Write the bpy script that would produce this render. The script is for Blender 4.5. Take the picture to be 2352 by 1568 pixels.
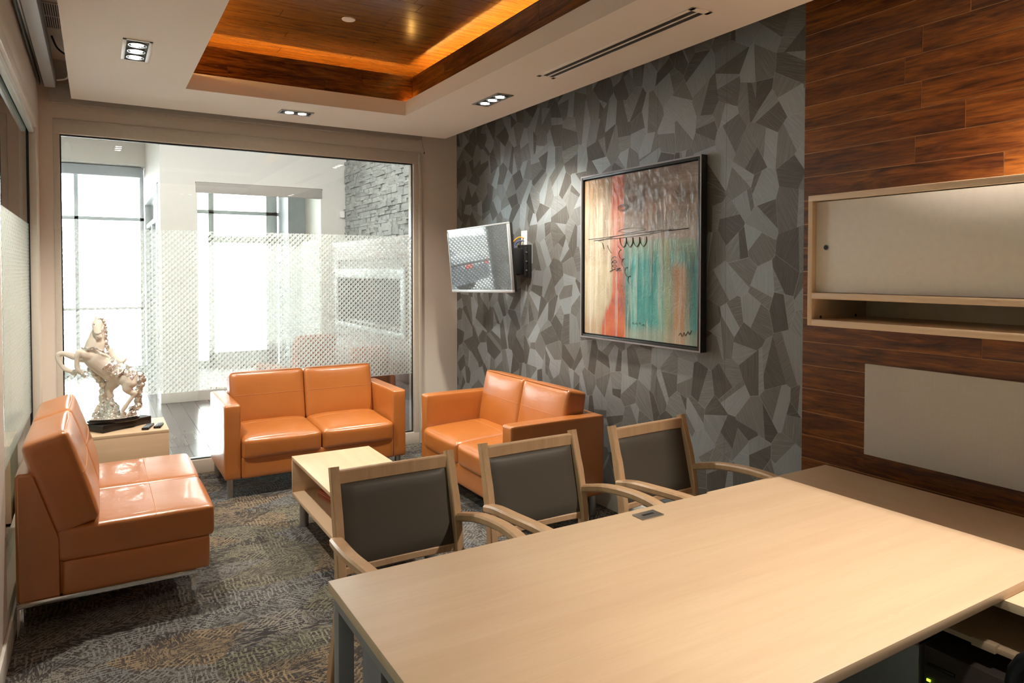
import bpy, bmesh, math, random
from mathutils import Vector, Matrix, Euler, noise
R = math.radians
random.seed(7)
for o in list(bpy.data.objects): bpy.data.objects.remove(o)
SC = bpy.context.scene
COL = SC.collection

# ------------------------------------------------------------------ camera
cam_d = bpy.data.cameras.new('camera'); cam = bpy.data.objects.new('camera', cam_d); COL.objects.link(cam)
F, CX, CY, YAW, PIT, CAMH = 1593.3, 1176.0, 658.0, 30.965, 1.347, 1.58
cam_d.sensor_fit = 'HORIZONTAL'; cam_d.sensor_width = 36.0
cam_d.lens = 36.0 * F / 2352.0
cam_d.shift_x = (1176.0 - CX) / 2352.0
cam_d.shift_y = -(784.0 - CY) / 2352.0
cam.location = (0, 0, CAMH)
cam.rotation_euler = Euler((R(90 - PIT), 0, R(-YAW)), 'XYZ')
cam_d.clip_start = 0.02; cam_d.clip_end = 200
SC.camera = cam

# ------------------------------------------------------------------ world, exposure
SC.view_settings.view_transform = 'Standard'; SC.view_settings.look = 'None'
SC.view_settings.gamma = 1.0; SC.view_settings.use_curve_mapping = False
SC.view_settings.exposure = 0.5
W = bpy.data.worlds.new('daylight'); SC.world = W; W.use_nodes = True
bg = W.node_tree.nodes['Background']; bg.inputs[0].default_value = (0.93, 0.97, 1.0, 1); bg.inputs[1].default_value = 18.0

# ------------------------------------------------------------------ node helper
class NT:
    def __init__(s, name):
        s.m = bpy.data.materials.new(name); s.m.use_nodes = True; s.t = s.m.node_tree
        s.t.nodes.clear(); s.out = s.t.nodes.new('ShaderNodeOutputMaterial')
    def n(s, typ, ins=None, **kw):
        nd = s.t.nodes.new(typ)
        for k, v in kw.items(): setattr(nd, k, v)
        for k, v in (ins or {}).items():
            sock = nd.inputs[k]
            if isinstance(v, bpy.types.NodeSocket): s.t.links.new(v, sock)
            elif isinstance(v, bpy.types.Node): s.t.links.new(v.outputs[0], sock)
            else:
                if isinstance(v, (tuple, list)) and len(v) == 3 and sock.type == 'RGBA': v = (*v, 1)
                sock.default_value = v
        return nd
    def math(s, op, a, b=0.0, c=0.0, clamp=False):
        return s.n('ShaderNodeMath', {0: a, 1: b, 2: c}, operation=op, use_clamp=clamp).outputs[0]
    def mix(s, f, a, b):
        nd = s.n('ShaderNodeMix', {0: f, 6: a, 7: b}, data_type='RGBA'); return nd.outputs[2]
    def noise(s, vec, scale, detail=3, rough=.5, dist=0.0):
        return s.n('ShaderNodeTexNoise', {'Vector': vec, 'Scale': scale, 'Detail': detail, 'Roughness': rough, 'Distortion': dist})
    def mapping(s, vec, sc=(1, 1, 1), loc=(0, 0, 0), rot=(0, 0, 0)):
        return s.n('ShaderNodeMapping', {'Vector': vec, 'Scale': sc, 'Location': loc, 'Rotation': rot}).outputs[0]
    def ramp(s, fac, stops):
        nd = s.n('ShaderNodeValToRGB', {0: fac}); e = nd.color_ramp.elements
        while len(e) < len(stops): e.new(.5)
        for i, (p, c) in enumerate(stops):
            e[i].position = p; e[i].color = (*c, 1) if len(c) == 3 else c
        return nd.outputs[0]
    def step(s, x, a, b):   # smooth 0..1 between a and b
        return s.n('ShaderNodeMapRange', {0: x, 1: a, 2: b, 3: 0.0, 4: 1.0}, interpolation_type='SMOOTHSTEP').outputs[0]
    def bsdf(s, col, rough=.5, metal=0.0, spec=.5, bump=None, bstr=.1, bdist=.002, coat=0.0, **kw):
        ins = {'Base Color': col, 'Roughness': rough, 'Metallic': metal, 'Specular IOR Level': spec, 'Coat Weight': coat}
        ins.update(kw)
        nd = s.n('ShaderNodeBsdfPrincipled', ins)
        if bump is not None:
            b = s.n('ShaderNodeBump', {'Height': bump, 'Strength': bstr, 'Distance': bdist})
            s.t.links.new(b.outputs[0], nd.inputs['Normal'])
        return nd
    def end(s, sh):
        s.t.links.new(sh.outputs[0] if isinstance(sh, bpy.types.Node) else sh, s.out.inputs[0]); return s.m
def coord(t, kind='Object'): return t.n('ShaderNodeTexCoord').outputs[kind]
def pos(t): return t.n('ShaderNodeNewGeometry').outputs['Position']
def simple(name, col, rough=.5, metal=0.0, spec=.5, bumpscale=0, bstr=.05):
    t = NT(name); b = None
    v = coord(t)
    nz = t.noise(v, bumpscale or 40, 3)
    colr = t.mix(nz.outputs[0], tuple(c * .93 for c in col), tuple(min(1, c * 1.06) for c in col))
    return t.end(t.bsdf(colr, rough, metal, spec, nz.outputs[0] if bumpscale else None, bstr))
def emis(name, col, st):
    t = NT(name); return t.end(t.n('ShaderNodeEmission', {0: col, 1: st}))

# ------------------------------------------------------------------ materials
M = {}
M['paint'] = simple('beige_paint', (.72, .645, .57), .6, bumpscale=220, bstr=.03)
M['ceil'] = simple('ceiling_paint', (.82, .75, .685), .7, bumpscale=200, bstr=.02)
M['lobby'] = simple('lobby_paint', (.66, .63, .58), .6, bumpscale=150, bstr=.02)
M['trim'] = simple('trim_paint', (.66, .60, .52), .35)
M['base'] = simple('white_baseboard', (.72, .68, .62), .35)
M['alu'] = simple('aluminium', (.66, .71, .73), .35, .2)
M['blackgasket'] = simple('black_gasket', (.012, .012, .014), .4)
M['blind'] = simple('blind_grey', (.36, .33, .30), .6)
M['blindblue'] = simple('blind_housing', (.44, .47, .50), .5)
M['chrome'] = simple('chrome', (.82, .82, .82), .12, 1.0)
M['steel'] = simple('brushed_steel', (.42, .41, .39), .35, .9)
M['silverpl'] = simple('silver_plastic', (.55, .57, .6), .3, .6)
M['black'] = simple('black_plastic', (.012, .012, .013), .35)
M['blackwood'] = simple('black_lacquer', (.012, .009, .008), .3)
M['white'] = simple('white_plastic', (.82, .80, .76), .4)
M['greymetal'] = simple('grey_coated_metal', (.29, .28, .30), .45, .2)
M['darkpanel'] = simple('dark_panel', (.070, .052, .043), .6)
M['file'] = simple('grey_file_metal', (.36, .37, .39), .45, .2)
M['taupe'] = simple('taupe_vinyl', (.080, .068, .052), .52, bumpscale=350, bstr=.05)
M['doorwhite'] = simple('white_laminate', (.70, .64, .56), .45)
M['porcelain'] = simple('cream_porcelain', (.74, .66, .57), .10, 0, .8)
M['ventdark'] = simple('vent_dark', (.03, .03, .03), .7)
M['orangecable'] = simple('orange_cable', (.8, .32, .02), .4)
M['bluecable'] = simple('blue_cable', (.05, .08, .2), .4)
M['asphalt'] = simple('asphalt', (.35, .35, .35), .9)
M['lamp'] = emis('lamp_glow', (1.0, .96, .88), 28)
M['lobbylamp'] = emis('lobby_lamp_glow', (1.0, .97, .9), 14)
M['led'] = emis('led_strip_glow', (1.0, .55, .13), 62)
M['greenled'] = emis('green_indicator', (.5, 1, .05), 1.5)

def leather():
    t = NT('orange_leather'); v = coord(t)
    fine = t.n('ShaderNodeTexVoronoi', {'Vector': v, 'Scale': 420.0}).outputs[0]
    big = t.noise(v, 5, 3)
    wr = t.noise(t.mapping(v, (6, 16, 10)), 1.3, 4, .6, .8)
    h = t.math('ADD', t.math('MULTIPLY', fine, .12), t.math('MULTIPLY', wr.outputs[0], 1.0))
    col = t.mix(big.outputs[0], (.40, .125, .025), (.53, .185, .041))
    return t.end(t.bsdf(col, .30, 0, .9, h, .20, .006, .2))
M['leather'] = leather()
M['seam'] = simple('leather_seam', (.60, .235, .075), .5)

def maple(name='maple_laminate', a=(.62, .445, .285), b=(.69, .515, .345), rough=.38, axis='X'):
    t = NT(name); v = coord(t)
    sc = {'X': (1.2, 22, 22), 'Y': (22, 1.2, 22), 'Z': (22, 22, 1.2)}[axis]
    w = t.noise(t.mapping(v, sc), 1.0, 4, .55, .6)
    f = t.noise(t.mapping(v, tuple(s * 6 for s in sc)), 1.0, 2)
    k = t.math('ADD', t.math('MULTIPLY', w.outputs[0], .7), t.math('MULTIPLY', f.outputs[0], .3))
    col = t.ramp(k, [(.3, a), (.7, b)])
    return t.end(t.bsdf(col, rough, 0, .4, k, .01))
M['maple'] = maple(); M['mapleY'] = maple('maple_laminate_long', axis='Y')
M['beech'] = maple('beech_wood', (.48, .30, .165), (.60, .40, .24), .32, 'Z')

def walnut(name, axis, dark=(.046, .012, .004), mid=(.125, .036, .007), lite=(.27, .092, .014), rough=.34, con=1.0):
    t = NT(name)
    v = coord(t); rnd = t.n('ShaderNodeObjectInfo').outputs['Random']
    off = t.n('ShaderNodeCombineXYZ', {0: t.math('MULTIPLY', rnd, 37.0), 1: t.math('MULTIPLY', rnd, 91.0), 2: t.math('MULTIPLY', rnd, 53.0)}).outputs[0]
    p = t.n('ShaderNodeVectorMath', {0: pos(t), 1: off}, operation='ADD').outputs[0]
    a = {'X': (3.2, 34, 34), 'Y': (34, 3.2, 34)}[axis]
    fl = t.noise(t.mapping(p, a), 1.0, 4, .6, 1.6)
    gr = t.noise(t.mapping(p, tuple(x * 5 for x in a)), 1.0, 3, .6, .4)
    big = t.noise(t.mapping(p, tuple(x * .33 for x in a)), 1.0, 3, .5, 1.2)
    k = t.math('ADD', t.math('MULTIPLY', fl.outputs[0], .50), t.math('ADD', t.math('MULTIPLY', gr.outputs[0], .20), t.math('MULTIPLY', big.outputs[0], .37)))
    k = t.math('ADD', k, t.math('MULTIPLY', t.math('SUBTRACT', rnd, .5), .03))
    col = t.ramp(k, [(.43, dark), (.525, mid), (.665, lite)])
    return t.end(t.bsdf(col, rough, 0, .5, k, .015, .002))
M['walnut'] = walnut('walnut_plank', 'Y')
M['walnutX'] = walnut('walnut_plank_cross', 'X', rough=.27)
M['walnutC'] = walnut('walnut_ceiling_plank', 'X', (.13, .054, .013), (.175, .076, .018), (.23, .104, .025), .22)
M['joint'] = simple('plank_joint', (.50, .25, .10), .6)
M['brownplank'] = walnut('brown_lobby_plank', 'Y', (.10, .05, .035), (.16, .085, .06), (.24, .13, .09), .30)

def wallpaper():
    t = NT('shard_wallpaper'); p = pos(t)
    s = t.n('ShaderNodeSeparateXYZ', {0: p})
    uv = t.n('ShaderNodeCombineXYZ', {0: s.outputs[1], 1: t.math('MULTIPLY', s.outputs[2], .80), 2: 0.0}).outputs[0]
    SCL = 7.0
    vo = t.n('ShaderNodeTexVoronoi', {'Vector': uv, 'Scale': SCL, 'Randomness': 1.0}, voronoi_dimensions='2D')
    ed = t.n('ShaderNodeTexVoronoi', {'Vector': uv, 'Scale': SCL, 'Randomness': 1.0}, voronoi_dimensions='2D', feature='DISTANCE_TO_EDGE')
    c = t.n('ShaderNodeSeparateColor', {0: vo.outputs['Color']})
    # local position inside the cell, cut each cell by one straight line
    d = t.n('ShaderNodeVectorMath', {0: uv, 1: vo.outputs['Position']}, operation='SUBTRACT').outputs[0]
    ang = t.math('MULTIPLY', c.outputs[1], 6.283)
    dx = t.n('ShaderNodeSeparateXYZ', {0: d})
    side = t.math('ADD', t.math('MULTIPLY', dx.outputs[0], t.math('COSINE', ang)), t.math('MULTIPLY', dx.outputs[1], t.math('SINE', ang)))
    cut = t.math('GREATER_THAN', side, t.math('MULTIPLY', t.math('SUBTRACT', c.outputs[2], .35), .06))
    tone = t.math('FRACT', t.math('ADD', c.outputs[0], t.math('MULTIPLY', cut, .43)))
    ga = t.math('ADD', t.math('MULTIPLY', c.outputs[2], 3.1), t.math('MULTIPLY', cut, 1.2))
    rot = t.n('ShaderNodeVectorRotate', {'Vector': uv, 'Angle': ga}, rotation_type='Z_AXIS').outputs[0]
    g1 = t.noise(t.mapping(rot, (5, 230, 1)), 1.0, 3, .6, .25)
    g2 = t.noise(t.mapping(rot, (14, 420, 1)), 1.0, 2, .6)
    gr = t.math('ADD', t.math('MULTIPLY', g1.outputs[0], .6), t.math('MULTIPLY', g2.outputs[0], .4))
    base = t.ramp(tone, [(.0, (.080, .075, .067)), (.28, (.100, .095, .085)), (.36, (.140, .137, .128)), (.62, (.175, .178, .172)), (.70, (.208, .224, .232)), (1.0, (.27, .300, .315))])
    amp = t.math('MULTIPLY', tone, 1.0)
    streak = t.mix(t.math('MULTIPLY', t.step(gr, .45, .70), t.math('ADD', .12, t.math('MULTIPLY', amp, .55))), base, (.36, .38, .37))
    dark = t.mix(t.math('MULTIPLY', t.step(gr, .48, .30), .28), streak, (.03, .03, .028))
    edge = t.math('MULTIPLY', t.math('LESS_THAN', ed.outputs[0], .009), t.math('GREATER_THAN', c.outputs[0], .45))
    col = t.mix(t.math('MULTIPLY', edge, .6), dark, (.34, .35, .33))
    pf_ = t.math('FRACT', t.math('ADD', t.math('DIVIDE', s.outputs[1], .53), 10.07))
    col = t.mix(t.math('MULTIPLY', t.math('LESS_THAN', pf_, .004), .6), col, (.03, .028, .025))
    rough = t.math('SUBTRACT', .58, t.math('MULTIPLY', tone, .12))
    return t.end(t.bsdf(col, rough, .35, .5, gr, .10, .001))
M['wallpaper'] = wallpaper()

def carpet():
    t = NT('patterned_carpet'); p = pos(t)
    w = t.noise(p, 5.0, 3)
    pw = t.n('ShaderNodeVectorMath', {0: p, 1: t.n('ShaderNodeVectorMath', {0: w.outputs['Color'], 1: (.05, .05, 0)}, operation='MULTIPLY').outputs[0]}, operation='ADD').outputs[0]
    vo = t.n('ShaderNodeTexVoronoi', {'Vector': t.mapping(pw, (1.0, 1.5, 0)), 'Scale': 6.2}, voronoi_dimensions='2D')
    c = t.n('ShaderNodeSeparateColor', {0: vo.outputs['Color']})
    vb = t.n('ShaderNodeTexVoronoi', {'Vector': t.mapping(pw, (.8, 1.6, 0)), 'Scale': 2.6}, voronoi_dimensions='2D')
    cb = t.n('ShaderNodeSeparateColor', {0: vb.outputs['Color']})
    rot = t.n('ShaderNodeVectorRotate', {'Vector': pw, 'Angle': t.math('MULTIPLY', t.math('FLOOR', t.math('MULTIPLY', c.outputs[1], 4.99)), .785)}, rotation_type='Z_AXIS').outputs[0]
    sx = t.n('ShaderNodeSeparateXYZ', {0: rot})
    wob = t.noise(t.mapping(p, (26, 26, 1)), 1.0, 2)
    line = t.math('SINE', t.math('ADD', t.math('MULTIPLY', sx.outputs[0], 330.0), t.math('MULTIPLY', wob.outputs[0], 2.6)))
    dash = t.noise(t.mapping(rot, (45, 30, 1)), 1.0, 2, .5, .3)
    hatch = t.math('MULTIPLY', t.step(line, -.1, .5), t.step(dash.outputs[0], .43, .50))
    blob = t.step(t.noise(t.mapping(rot, (20, 75, 1)), 1.0, 3, .6, 1.0).outputs[0], .50, .56)
    cr = t.step(t.noise(t.mapping(pw, (70, 70, 1)), 1.0, 2, .6, 2.2).outputs[0], .50, .57)
    k = t.math('MAXIMUM', t.math('MULTIPLY', hatch, t.step(c.outputs[2], .35, .45)), t.math('MAXIMUM', t.math('MULTIPLY', blob, .75), t.math('MULTIPLY', t.math('MULTIPLY', cr, .6), t.step(c.outputs[0], .5, .4))))
    lite = t.ramp(cb.outputs[0], [(.0, (.26, .26, .24)), (.30, (.29, .27, .23)), (.45, (.24, .23, .165)), (.60, (.23, .245, .245)), (.80, (.32, .245, .155)), (1.0, (.29, .22, .135))])
    lite.node.color_ramp.interpolation = 'CONSTANT'
    darkc = t.mix(cb.outputs[2], (.050, .046, .047), (.080, .068, .058))
    thr = t.noise(t.mapping(rot, (260, 260, 1)), 1.0, 2)
    col = t.mix(k, darkc, lite)
    col = t.mix(t.math('MULTIPLY', t.step(thr.outputs[0], .58, .36), .55), col, (.022, .021, .022))
    h = t.math('ADD', k, thr.outputs[0])
    return t.end(t.bsdf(col, .95, 0, .15, h, .35, .004))
M['carpet'] = carpet()

def glassmat(name, tint=(.965, .975, .96), film=False, refl=.06):
    t = NT(name)
    tr = t.n('ShaderNodeBsdfTransparent', {0: (*tint, 1)})
    gl = t.n('ShaderNodeBsdfGlossy', {0: (1, 1, 1, 1), 'Roughness': 0.0})
    lw = t.n('ShaderNodeLayerWeight', {0: .25}).outputs['Fresnel']
    fr = t.n('ShaderNodeFresnel', {0: 1.45}).outputs[0]
    base = t.n('ShaderNodeMixShader', {0: fr, 1: tr.outputs[0], 2: gl.outputs[0]}).outputs[0]
    if film:
        p = t.n('ShaderNodeSeparateXYZ', {0: pos(t)})
        hor = p.outputs[0] if film == 'X' else p.outputs[1]
        K = 1 / .0206
        a = t.math('MULTIPLY', hor, K); b = t.math('MULTIPLY', p.outputs[2], K)
        fa = t.math('FRACT', t.math('ADD', a, 100)); fb = t.math('FRACT', b)
        par = t.math('FRACT', t.math('MULTIPLY', t.math('ADD', t.math('FLOOR', t.math('ADD', a, 100)), t.math('FLOOR', b)), .5))
        odd = t.math('GREATER_THAN', par, .25)
        ul = t.math('GREATER_THAN', fb, fa)                       # above the / diagonal
        ll = t.math('LESS_THAN', t.math('ADD', fa, fb), 1.0)      # below the \ diagonal
        ev = t.math('ADD', .54, t.math('MULTIPLY', ul, -.48))      # clear upper-left, frosted lower-right
        od = t.math('ADD', .60, t.math('MULTIPLY', ll, -.18))
        op = t.math('ADD', t.math('MULTIPLY', ev, t.math('SUBTRACT', 1.0, odd)), t.math('MULTIPLY', od, odd))
        inb = t.math('MULTIPLY', t.math('GREATER_THAN', p.outputs[2], .639), t.math('LESS_THAN', p.outputs[2], 1.887))
        op = t.math('MULTIPLY', op, inb)
        df = t.n('ShaderNodeBsdfDiffuse', {0: (.80, .84, .82, 1)}); tl = t.n('ShaderNodeBsdfTranslucent', {0: (.86, .92, .89, 1)})
        fro = t.n('ShaderNodeMixShader', {0: .55, 1: df.outputs[0], 2: tl.outputs[0]}).outputs[0]
        base = t.n('ShaderNodeMixShader', {0: op, 1: base, 2: fro}).outputs[0]
    return t.end(base)
M['glass'] = glassmat('clear_glass')
M['glassX'] = glassmat('glass_with_faceted_film', film='X')
M['glassY'] = glassmat('glass_with_faceted_film_side', (.80, .90, .86), film='Y')

def stone():
    t = NT('grey_ledge_stone'); v = pos(t); rnd = t.n('ShaderNodeObjectInfo').outputs['Random']
    nz = t.noise(t.mapping(v, (18, 18, 34)), 1.0, 5, .65, .5)
    col = t.mix(rnd, (.26, .27, .26), (.42, .44, .42))
    col = t.mix(t.math('MULTIPLY', nz.outputs[0], .5), col, (.50, .51, .48))
    return t.end(t.bsdf(col, .7, 0, .3, nz.outputs[0], .8, .02))
M['stone'] = stone()
def lobbyfloor():
    t = NT('grey_lobby_plank'); rnd = t.n('ShaderNodeObjectInfo').outputs['Random']
    nz = t.noise(t.mapping(pos(t), (40, 3, 1)), 1.0, 3)
    col = t.mix(t.math('ADD', t.math('MULTIPLY', rnd, .5), t.math('MULTIPLY', nz.outputs[0], .5)), (.10, .085, .08), (.19, .165, .155))
    return t.end(t.bsdf(col, .22, 0, .55, nz.outputs[0], .02))
M['lobbyfloor'] = lobbyfloor()
M['grout'] = simple('pale_grout', (.42, .42, .41), .7)

def silver_relief():
    t = NT('silver_relief'); v = coord(t)
    n1 = t.noise(v, 48, 3, .6, 1.5); n2 = t.noise(v, 25, 2)
    col = t.mix(n2.outputs[0], (.86, .80, .74), (.97, .96, .94))
    return t.end(t.bsdf(col, .16, 1.0, .5, n1.outputs[0], .8, .012))
M['silver'] = silver_relief()

def painting():
    t = NT('abstract_canvas'); p = t.n('ShaderNodeSeparateXYZ', {0: coord(t)})
    # object space: x 0..1 across (left to right), z 0..1 up
    u0, v0 = p.outputs[0], p.outputs[2]
    vec = coord(t)
    wn = t.noise(t.mapping(vec, (3.5, 1, 3.5)), 1.0, 4, .6)
    vert = t.noise(t.mapping(vec, (26, 1, 1.6)), 1.0, 4, .6, .4)
    vert2 = t.noise(t.mapping(vec, (12, 1, .8), (4, 0, 2)), 1.0, 3, .6, .3)
    hor = t.noise(t.mapping(vec, (1.8, 1, 9)), 1.0, 4, .6, .8)
    u = t.math('ADD', u0, t.math('MULTIPLY', t.math('SUBTRACT', vert.outputs[0], .5), .10))
    v = t.math('ADD', v0, t.math('MULTIPLY', t.math('SUBTRACT', wn.outputs[0], .5), .10))
    # upper taupe sky
    sky = t.ramp(hor.outputs[0], [(.3, (.17, .125, .10)), (.5, (.25, .195, .16)), (.7, (.42, .35, .30))])
    sky = t.mix(t.math('MULTIPLY', t.step(v, .80, .62), .8), sky, (.50, .44, .40))
    sky = t.mix(t.math('MULTIPLY', t.step(wn.outputs[0], .52, .66), .5), sky, (.60, .36, .25))
    # lower teal
    teal = t.ramp(vert2.outputs[0], [(.32, (.02, .10, .09)), (.45, (.035, .27, .25)), (.56, (.10, .40, .37)), (.70, (.40, .48, .34))])
    teal = t.mix(t.math('MULTIPLY', t.step(v, .42, .60), .7), teal, (.42, .50, .38))
    teal = t.mix(t.math('MULTIPLY', t.step(t.math('ABSOLUTE', t.math('SUBTRACT', u, .86)), .10, .02), t.step(v, .50, .40)), teal, (.46, .26, .13))
    teal = t.mix(t.math('MULTIPLY', t.step(t.math('ABSOLUTE', t.math('SUBTRACT', u, .76)), .045, .01), .5), teal, (.55, .45, .2))
    teal = t.mix(t.math('MULTIPLY', t.step(t.math('ABSOLUTE', t.math('SUBTRACT', u, .42)), .07, .02), .6), teal, (.06, .09, .06))
    teal = t.mix(t.math('MULTIPLY', t.step(v, .12, .03), .45), teal, (.50, .42, .32))
    right = t.mix(t.step(v, .60, .57), sky, teal)
    # left cream
    cream = t.ramp(vert.outputs[0], [(.3, (.22, .14, .07)), (.5, (.42, .34, .22)), (.7, (.60, .54, .41))])
    cream = t.mix(t.math('MULTIPLY', t.step(v, .72, .95), .75), cream, (.28, .16, .07))
    cream = t.mix(t.math('MULTIPLY', t.step(v, .50, .40), .35), cream, (.70, .66, .44))
    cream = t.mix(t.math('MULTIPLY', t.step(v, .16, .04), .6), cream, (.42, .26, .13))
    base = t.mix(t.step(u, .35, .40), cream, right)
    # red-orange stripe
    red = t.ramp(wn.outputs[0], [(.35, (.22, .035, .012)), (.5, (.48, .085, .014)), (.65, (.62, .16, .03))])
    red = t.mix(t.math('MULTIPLY', t.step(v, .85, .70), t.math('MULTIPLY', t.step(v, .50, .62), .55)), red, (.55, .30, .22))
    red = t.mix(t.math('MULTIPLY', t.step(v, .50, .42), t.math('MULTIPLY', t.step(v, .28, .36), .45)), red, (.34, .12, .08))
    widen = t.math('MULTIPLY', t.step(v, .30, .02), .10)
    m1 = t.math('MULTIPLY', t.step(u, t.math('SUBTRACT', .25, widen), t.math('SUBTRACT', .30, widen)), t.step(u, .41, .375))
    col = t.mix(m1, base, red)
    col = t.mix(t.math('MULTIPLY', t.math('MULTIPLY', t.step(vert.outputs[0], .55, .63), t.step(v, .66, .50)), .35), col, (.66, .62, .54))
    h = t.noise(t.mapping(vec, (22, 1, 14)), 1.0, 5, .75, 1.6)
    hh = t.math('ADD', h.outputs[0], vert.outputs[0])
    return t.end(t.bsdf(col, .17, 0, .6, hh, .35, .005))
M['painting'] = painting()
def tackboard():
    t = NT('grey_fabric_board'); v = pos(t)
    a = t.noise(t.mapping(v, (1, 260, 12)), 1.0, 2); b = t.noise(t.mapping(v, (1, 12, 260)), 1.0, 2)
    k = t.math('ADD', t.math('MULTIPLY', a.outputs[0], .5), t.math('MULTIPLY', b.outputs[0], .5))
    return t.end(t.bsdf(t.mix(k, (.46, .43, .38), (.58, .54, .48)), .85, 0, .2, k, .2))
M['tack'] = tackboard()
M['screen'] = (lambda t: t.end(t.bsdf((.035, .04, .048, 1), .015, 0, .5, None, IOR=2.3)))(NT('glossy_screen'))
M['carpaint'] = simple('dark_car_paint', (.10, .11, .13), .2, .3)
M['carglass'] = simple('car_window', (.03, .035, .04), .05)
M['tyre'] = simple('tyre', (.02, .02, .02), .8)
M['red'] = simple('red_lens', (.6, .02, .01), .3)
M['loungefabric'] = simple('rust_fabric', (.42, .16, .085), .7, bumpscale=90, bstr=.1)
M['book'] = simple('book_cover', (.32, .06, .02), .5)

# ------------------------------------------------------------------ object helpers
def link(name, me, mat, parent=None, smooth=None, loc=None):
    o = bpy.data.objects.new(name, me); COL.objects.link(o)
    if mat is not None:
        for m in (mat if isinstance(mat, list) else [mat]): me.materials.append(m)
    if parent is not None: o.parent = parent
    if smooth is not None:
        me.shade_smooth()
        if smooth < 180: me.set_sharp_from_angle(angle=R(smooth))
    if loc is not None: o.location = loc
    return o
def bm_obj(name, bm, mat, parent=None, smooth=None, loc=None):
    me = bpy.data.meshes.new(name); bm.normal_update(); bm.to_mesh(me); bm.free()
    return link(name, me, mat, parent, smooth, loc)
def tag(o, label=None, cat=None, group=None, kind=None):
    if label: o['label'] = label
    if cat: o['category'] = cat
    if group: o['group'] = group
    if kind: o['kind'] = kind
    return o
def empty(name, loc=(0, 0, 0), rz=0.0, label=None, cat=None, group=None, kind=None):
    o = bpy.data.objects.new(name, None); COL.objects.link(o); o.location = loc; o.rotation_euler = (0, 0, rz)
    o.empty_display_size = .1
    return tag(o, label, cat, group, kind)
def children(o): return [c for c in bpy.data.objects if c.parent == o]
def copy_tree(o, parent=None):
    c = o.copy(); COL.objects.link(c)
    if parent is not None: c.parent = parent
    for ch in children(o): copy_tree(ch, c)
    return c
def add_box(bm, lo, hi, bev=0.0, seg=2, mat=None):
    lo, hi = Vector([min(a, b) for a, b in zip(lo, hi)]), Vector([max(a, b) for a, b in zip(lo, hi)])
    r = bmesh.ops.create_cube(bm, size=1.0)
    vs = r['verts']
    for v in vs: v.co = Vector(((v.co.x + .5) * (hi.x - lo.x) + lo.x, (v.co.y + .5) * (hi.y - lo.y) + lo.y, (v.co.z + .5) * (hi.z - lo.z) + lo.z))
    if mat is not None:
        for v in vs: v.co = mat @ v.co
    if bev > 0:
        es = list({e for v in vs for e in v.link_edges})
        bmesh.ops.bevel(bm, geom=es, offset=bev, segments=seg, affect='EDGES', profile=.5, clamp_overlap=True)
def box(name, lo, hi, mat, parent=None, bev=0.0, seg=2, smooth=None):
    bm = bmesh.new(); add_box(bm, lo, hi, bev, seg)
    return bm_obj(name, bm, mat, parent, 40 if (bev and smooth is None) else smooth)
def boxes(name, lst, mat, parent=None, bev=0.0):
    bm = bmesh.new()
    for lo, hi in lst: add_box(bm, lo, hi, bev)
    return bm_obj(name, bm, mat, parent, 40 if bev else None)
def cyl(name, p0, p1, r, mat, parent=None, r2=None, seg=24, bev=0.0):
    p0, p1 = Vector(p0), Vector(p1); d = p1 - p0
    bm = bmesh.new()
    q = d.to_track_quat('Z', 'Y').to_matrix().to_4x4()
    bmesh.ops.create_cone(bm, cap_ends=True, segments=seg, radius1=r, radius2=r if r2 is None else r2, depth=d.length, matrix=Matrix.Translation((p0 + p1) / 2) @ q)
    if bev:
        es = [e for e in bm.edges if len(e.link_faces) == 2 and any(len(f.verts) > 4 for f in e.link_faces)]
        bmesh.ops.bevel(bm, geom=es, offset=bev, segments=2, affect='EDGES')
    return bm_obj(name, bm, mat, parent, 40)
def add_tube(bm, pts, rad, seg=10, flat=None, closed=False):
    pts = [Vector(p) for p in pts]; n = len(pts)
    rads = rad if isinstance(rad, (list, tuple)) else [rad] * n
    rings = []; up = None
    for i, p in enumerate(pts):
        a = pts[(i - 1) % n] if (i > 0 or closed) else p; b = pts[(i + 1) % n] if (i < n - 1 or closed) else p
        d = (b - a).normalized()
        if up is None:
            up = Vector((0, 0, 1)) if abs(d.z) < .9 else Vector((1, 0, 0))
        s = d.cross(up).normalized(); up = s.cross(d).normalized()
        ring = []
        for k in range(seg):
            an = 2 * math.pi * k / seg
            ring.append(bm.verts.new(p + (s * math.cos(an) + up * math.sin(an) * (flat or 1.0)) * rads[i]))
        rings.append(ring)
    m = n if closed else n - 1
    for i in range(m):
        A, B = rings[i], rings[(i + 1) % n]
        for k in range(seg): bm.faces.new((A[k], A[(k + 1) % seg], B[(k + 1) % seg], B[k]))
    if not closed:
        bm.faces.new(list(reversed(rings[0]))); bm.faces.new(rings[-1])
def tube(name, pts, rad, mat, parent=None, seg=10, flat=None, closed=False):
    bm = bmesh.new(); add_tube(bm, pts, rad, seg, flat, closed)
    bmesh.ops.recalc_face_normals(bm, faces=bm.faces)
    return bm_obj(name, bm, mat, parent, 60)
def bez(pts, n=8):    # catmull-rom
    P = [Vector(p) for p in pts]; P = [P[0] * 2 - P[1]] + P + [P[-1] * 2 - P[-2]]; out = []
    for i in range(1, len(P) - 2):
        for k in range(n):
            t = k / n
            out.append(.5 * ((2 * P[i]) + (P[i + 1] - P[i - 1]) * t + (2 * P[i - 1] - 5 * P[i] + 4 * P[i + 1] - P[i + 2]) * t * t + (3 * P[i] - P[i - 1] - 3 * P[i + 1] + P[i + 2]) * t ** 3))
    out.append(P[-2]); return out
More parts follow.
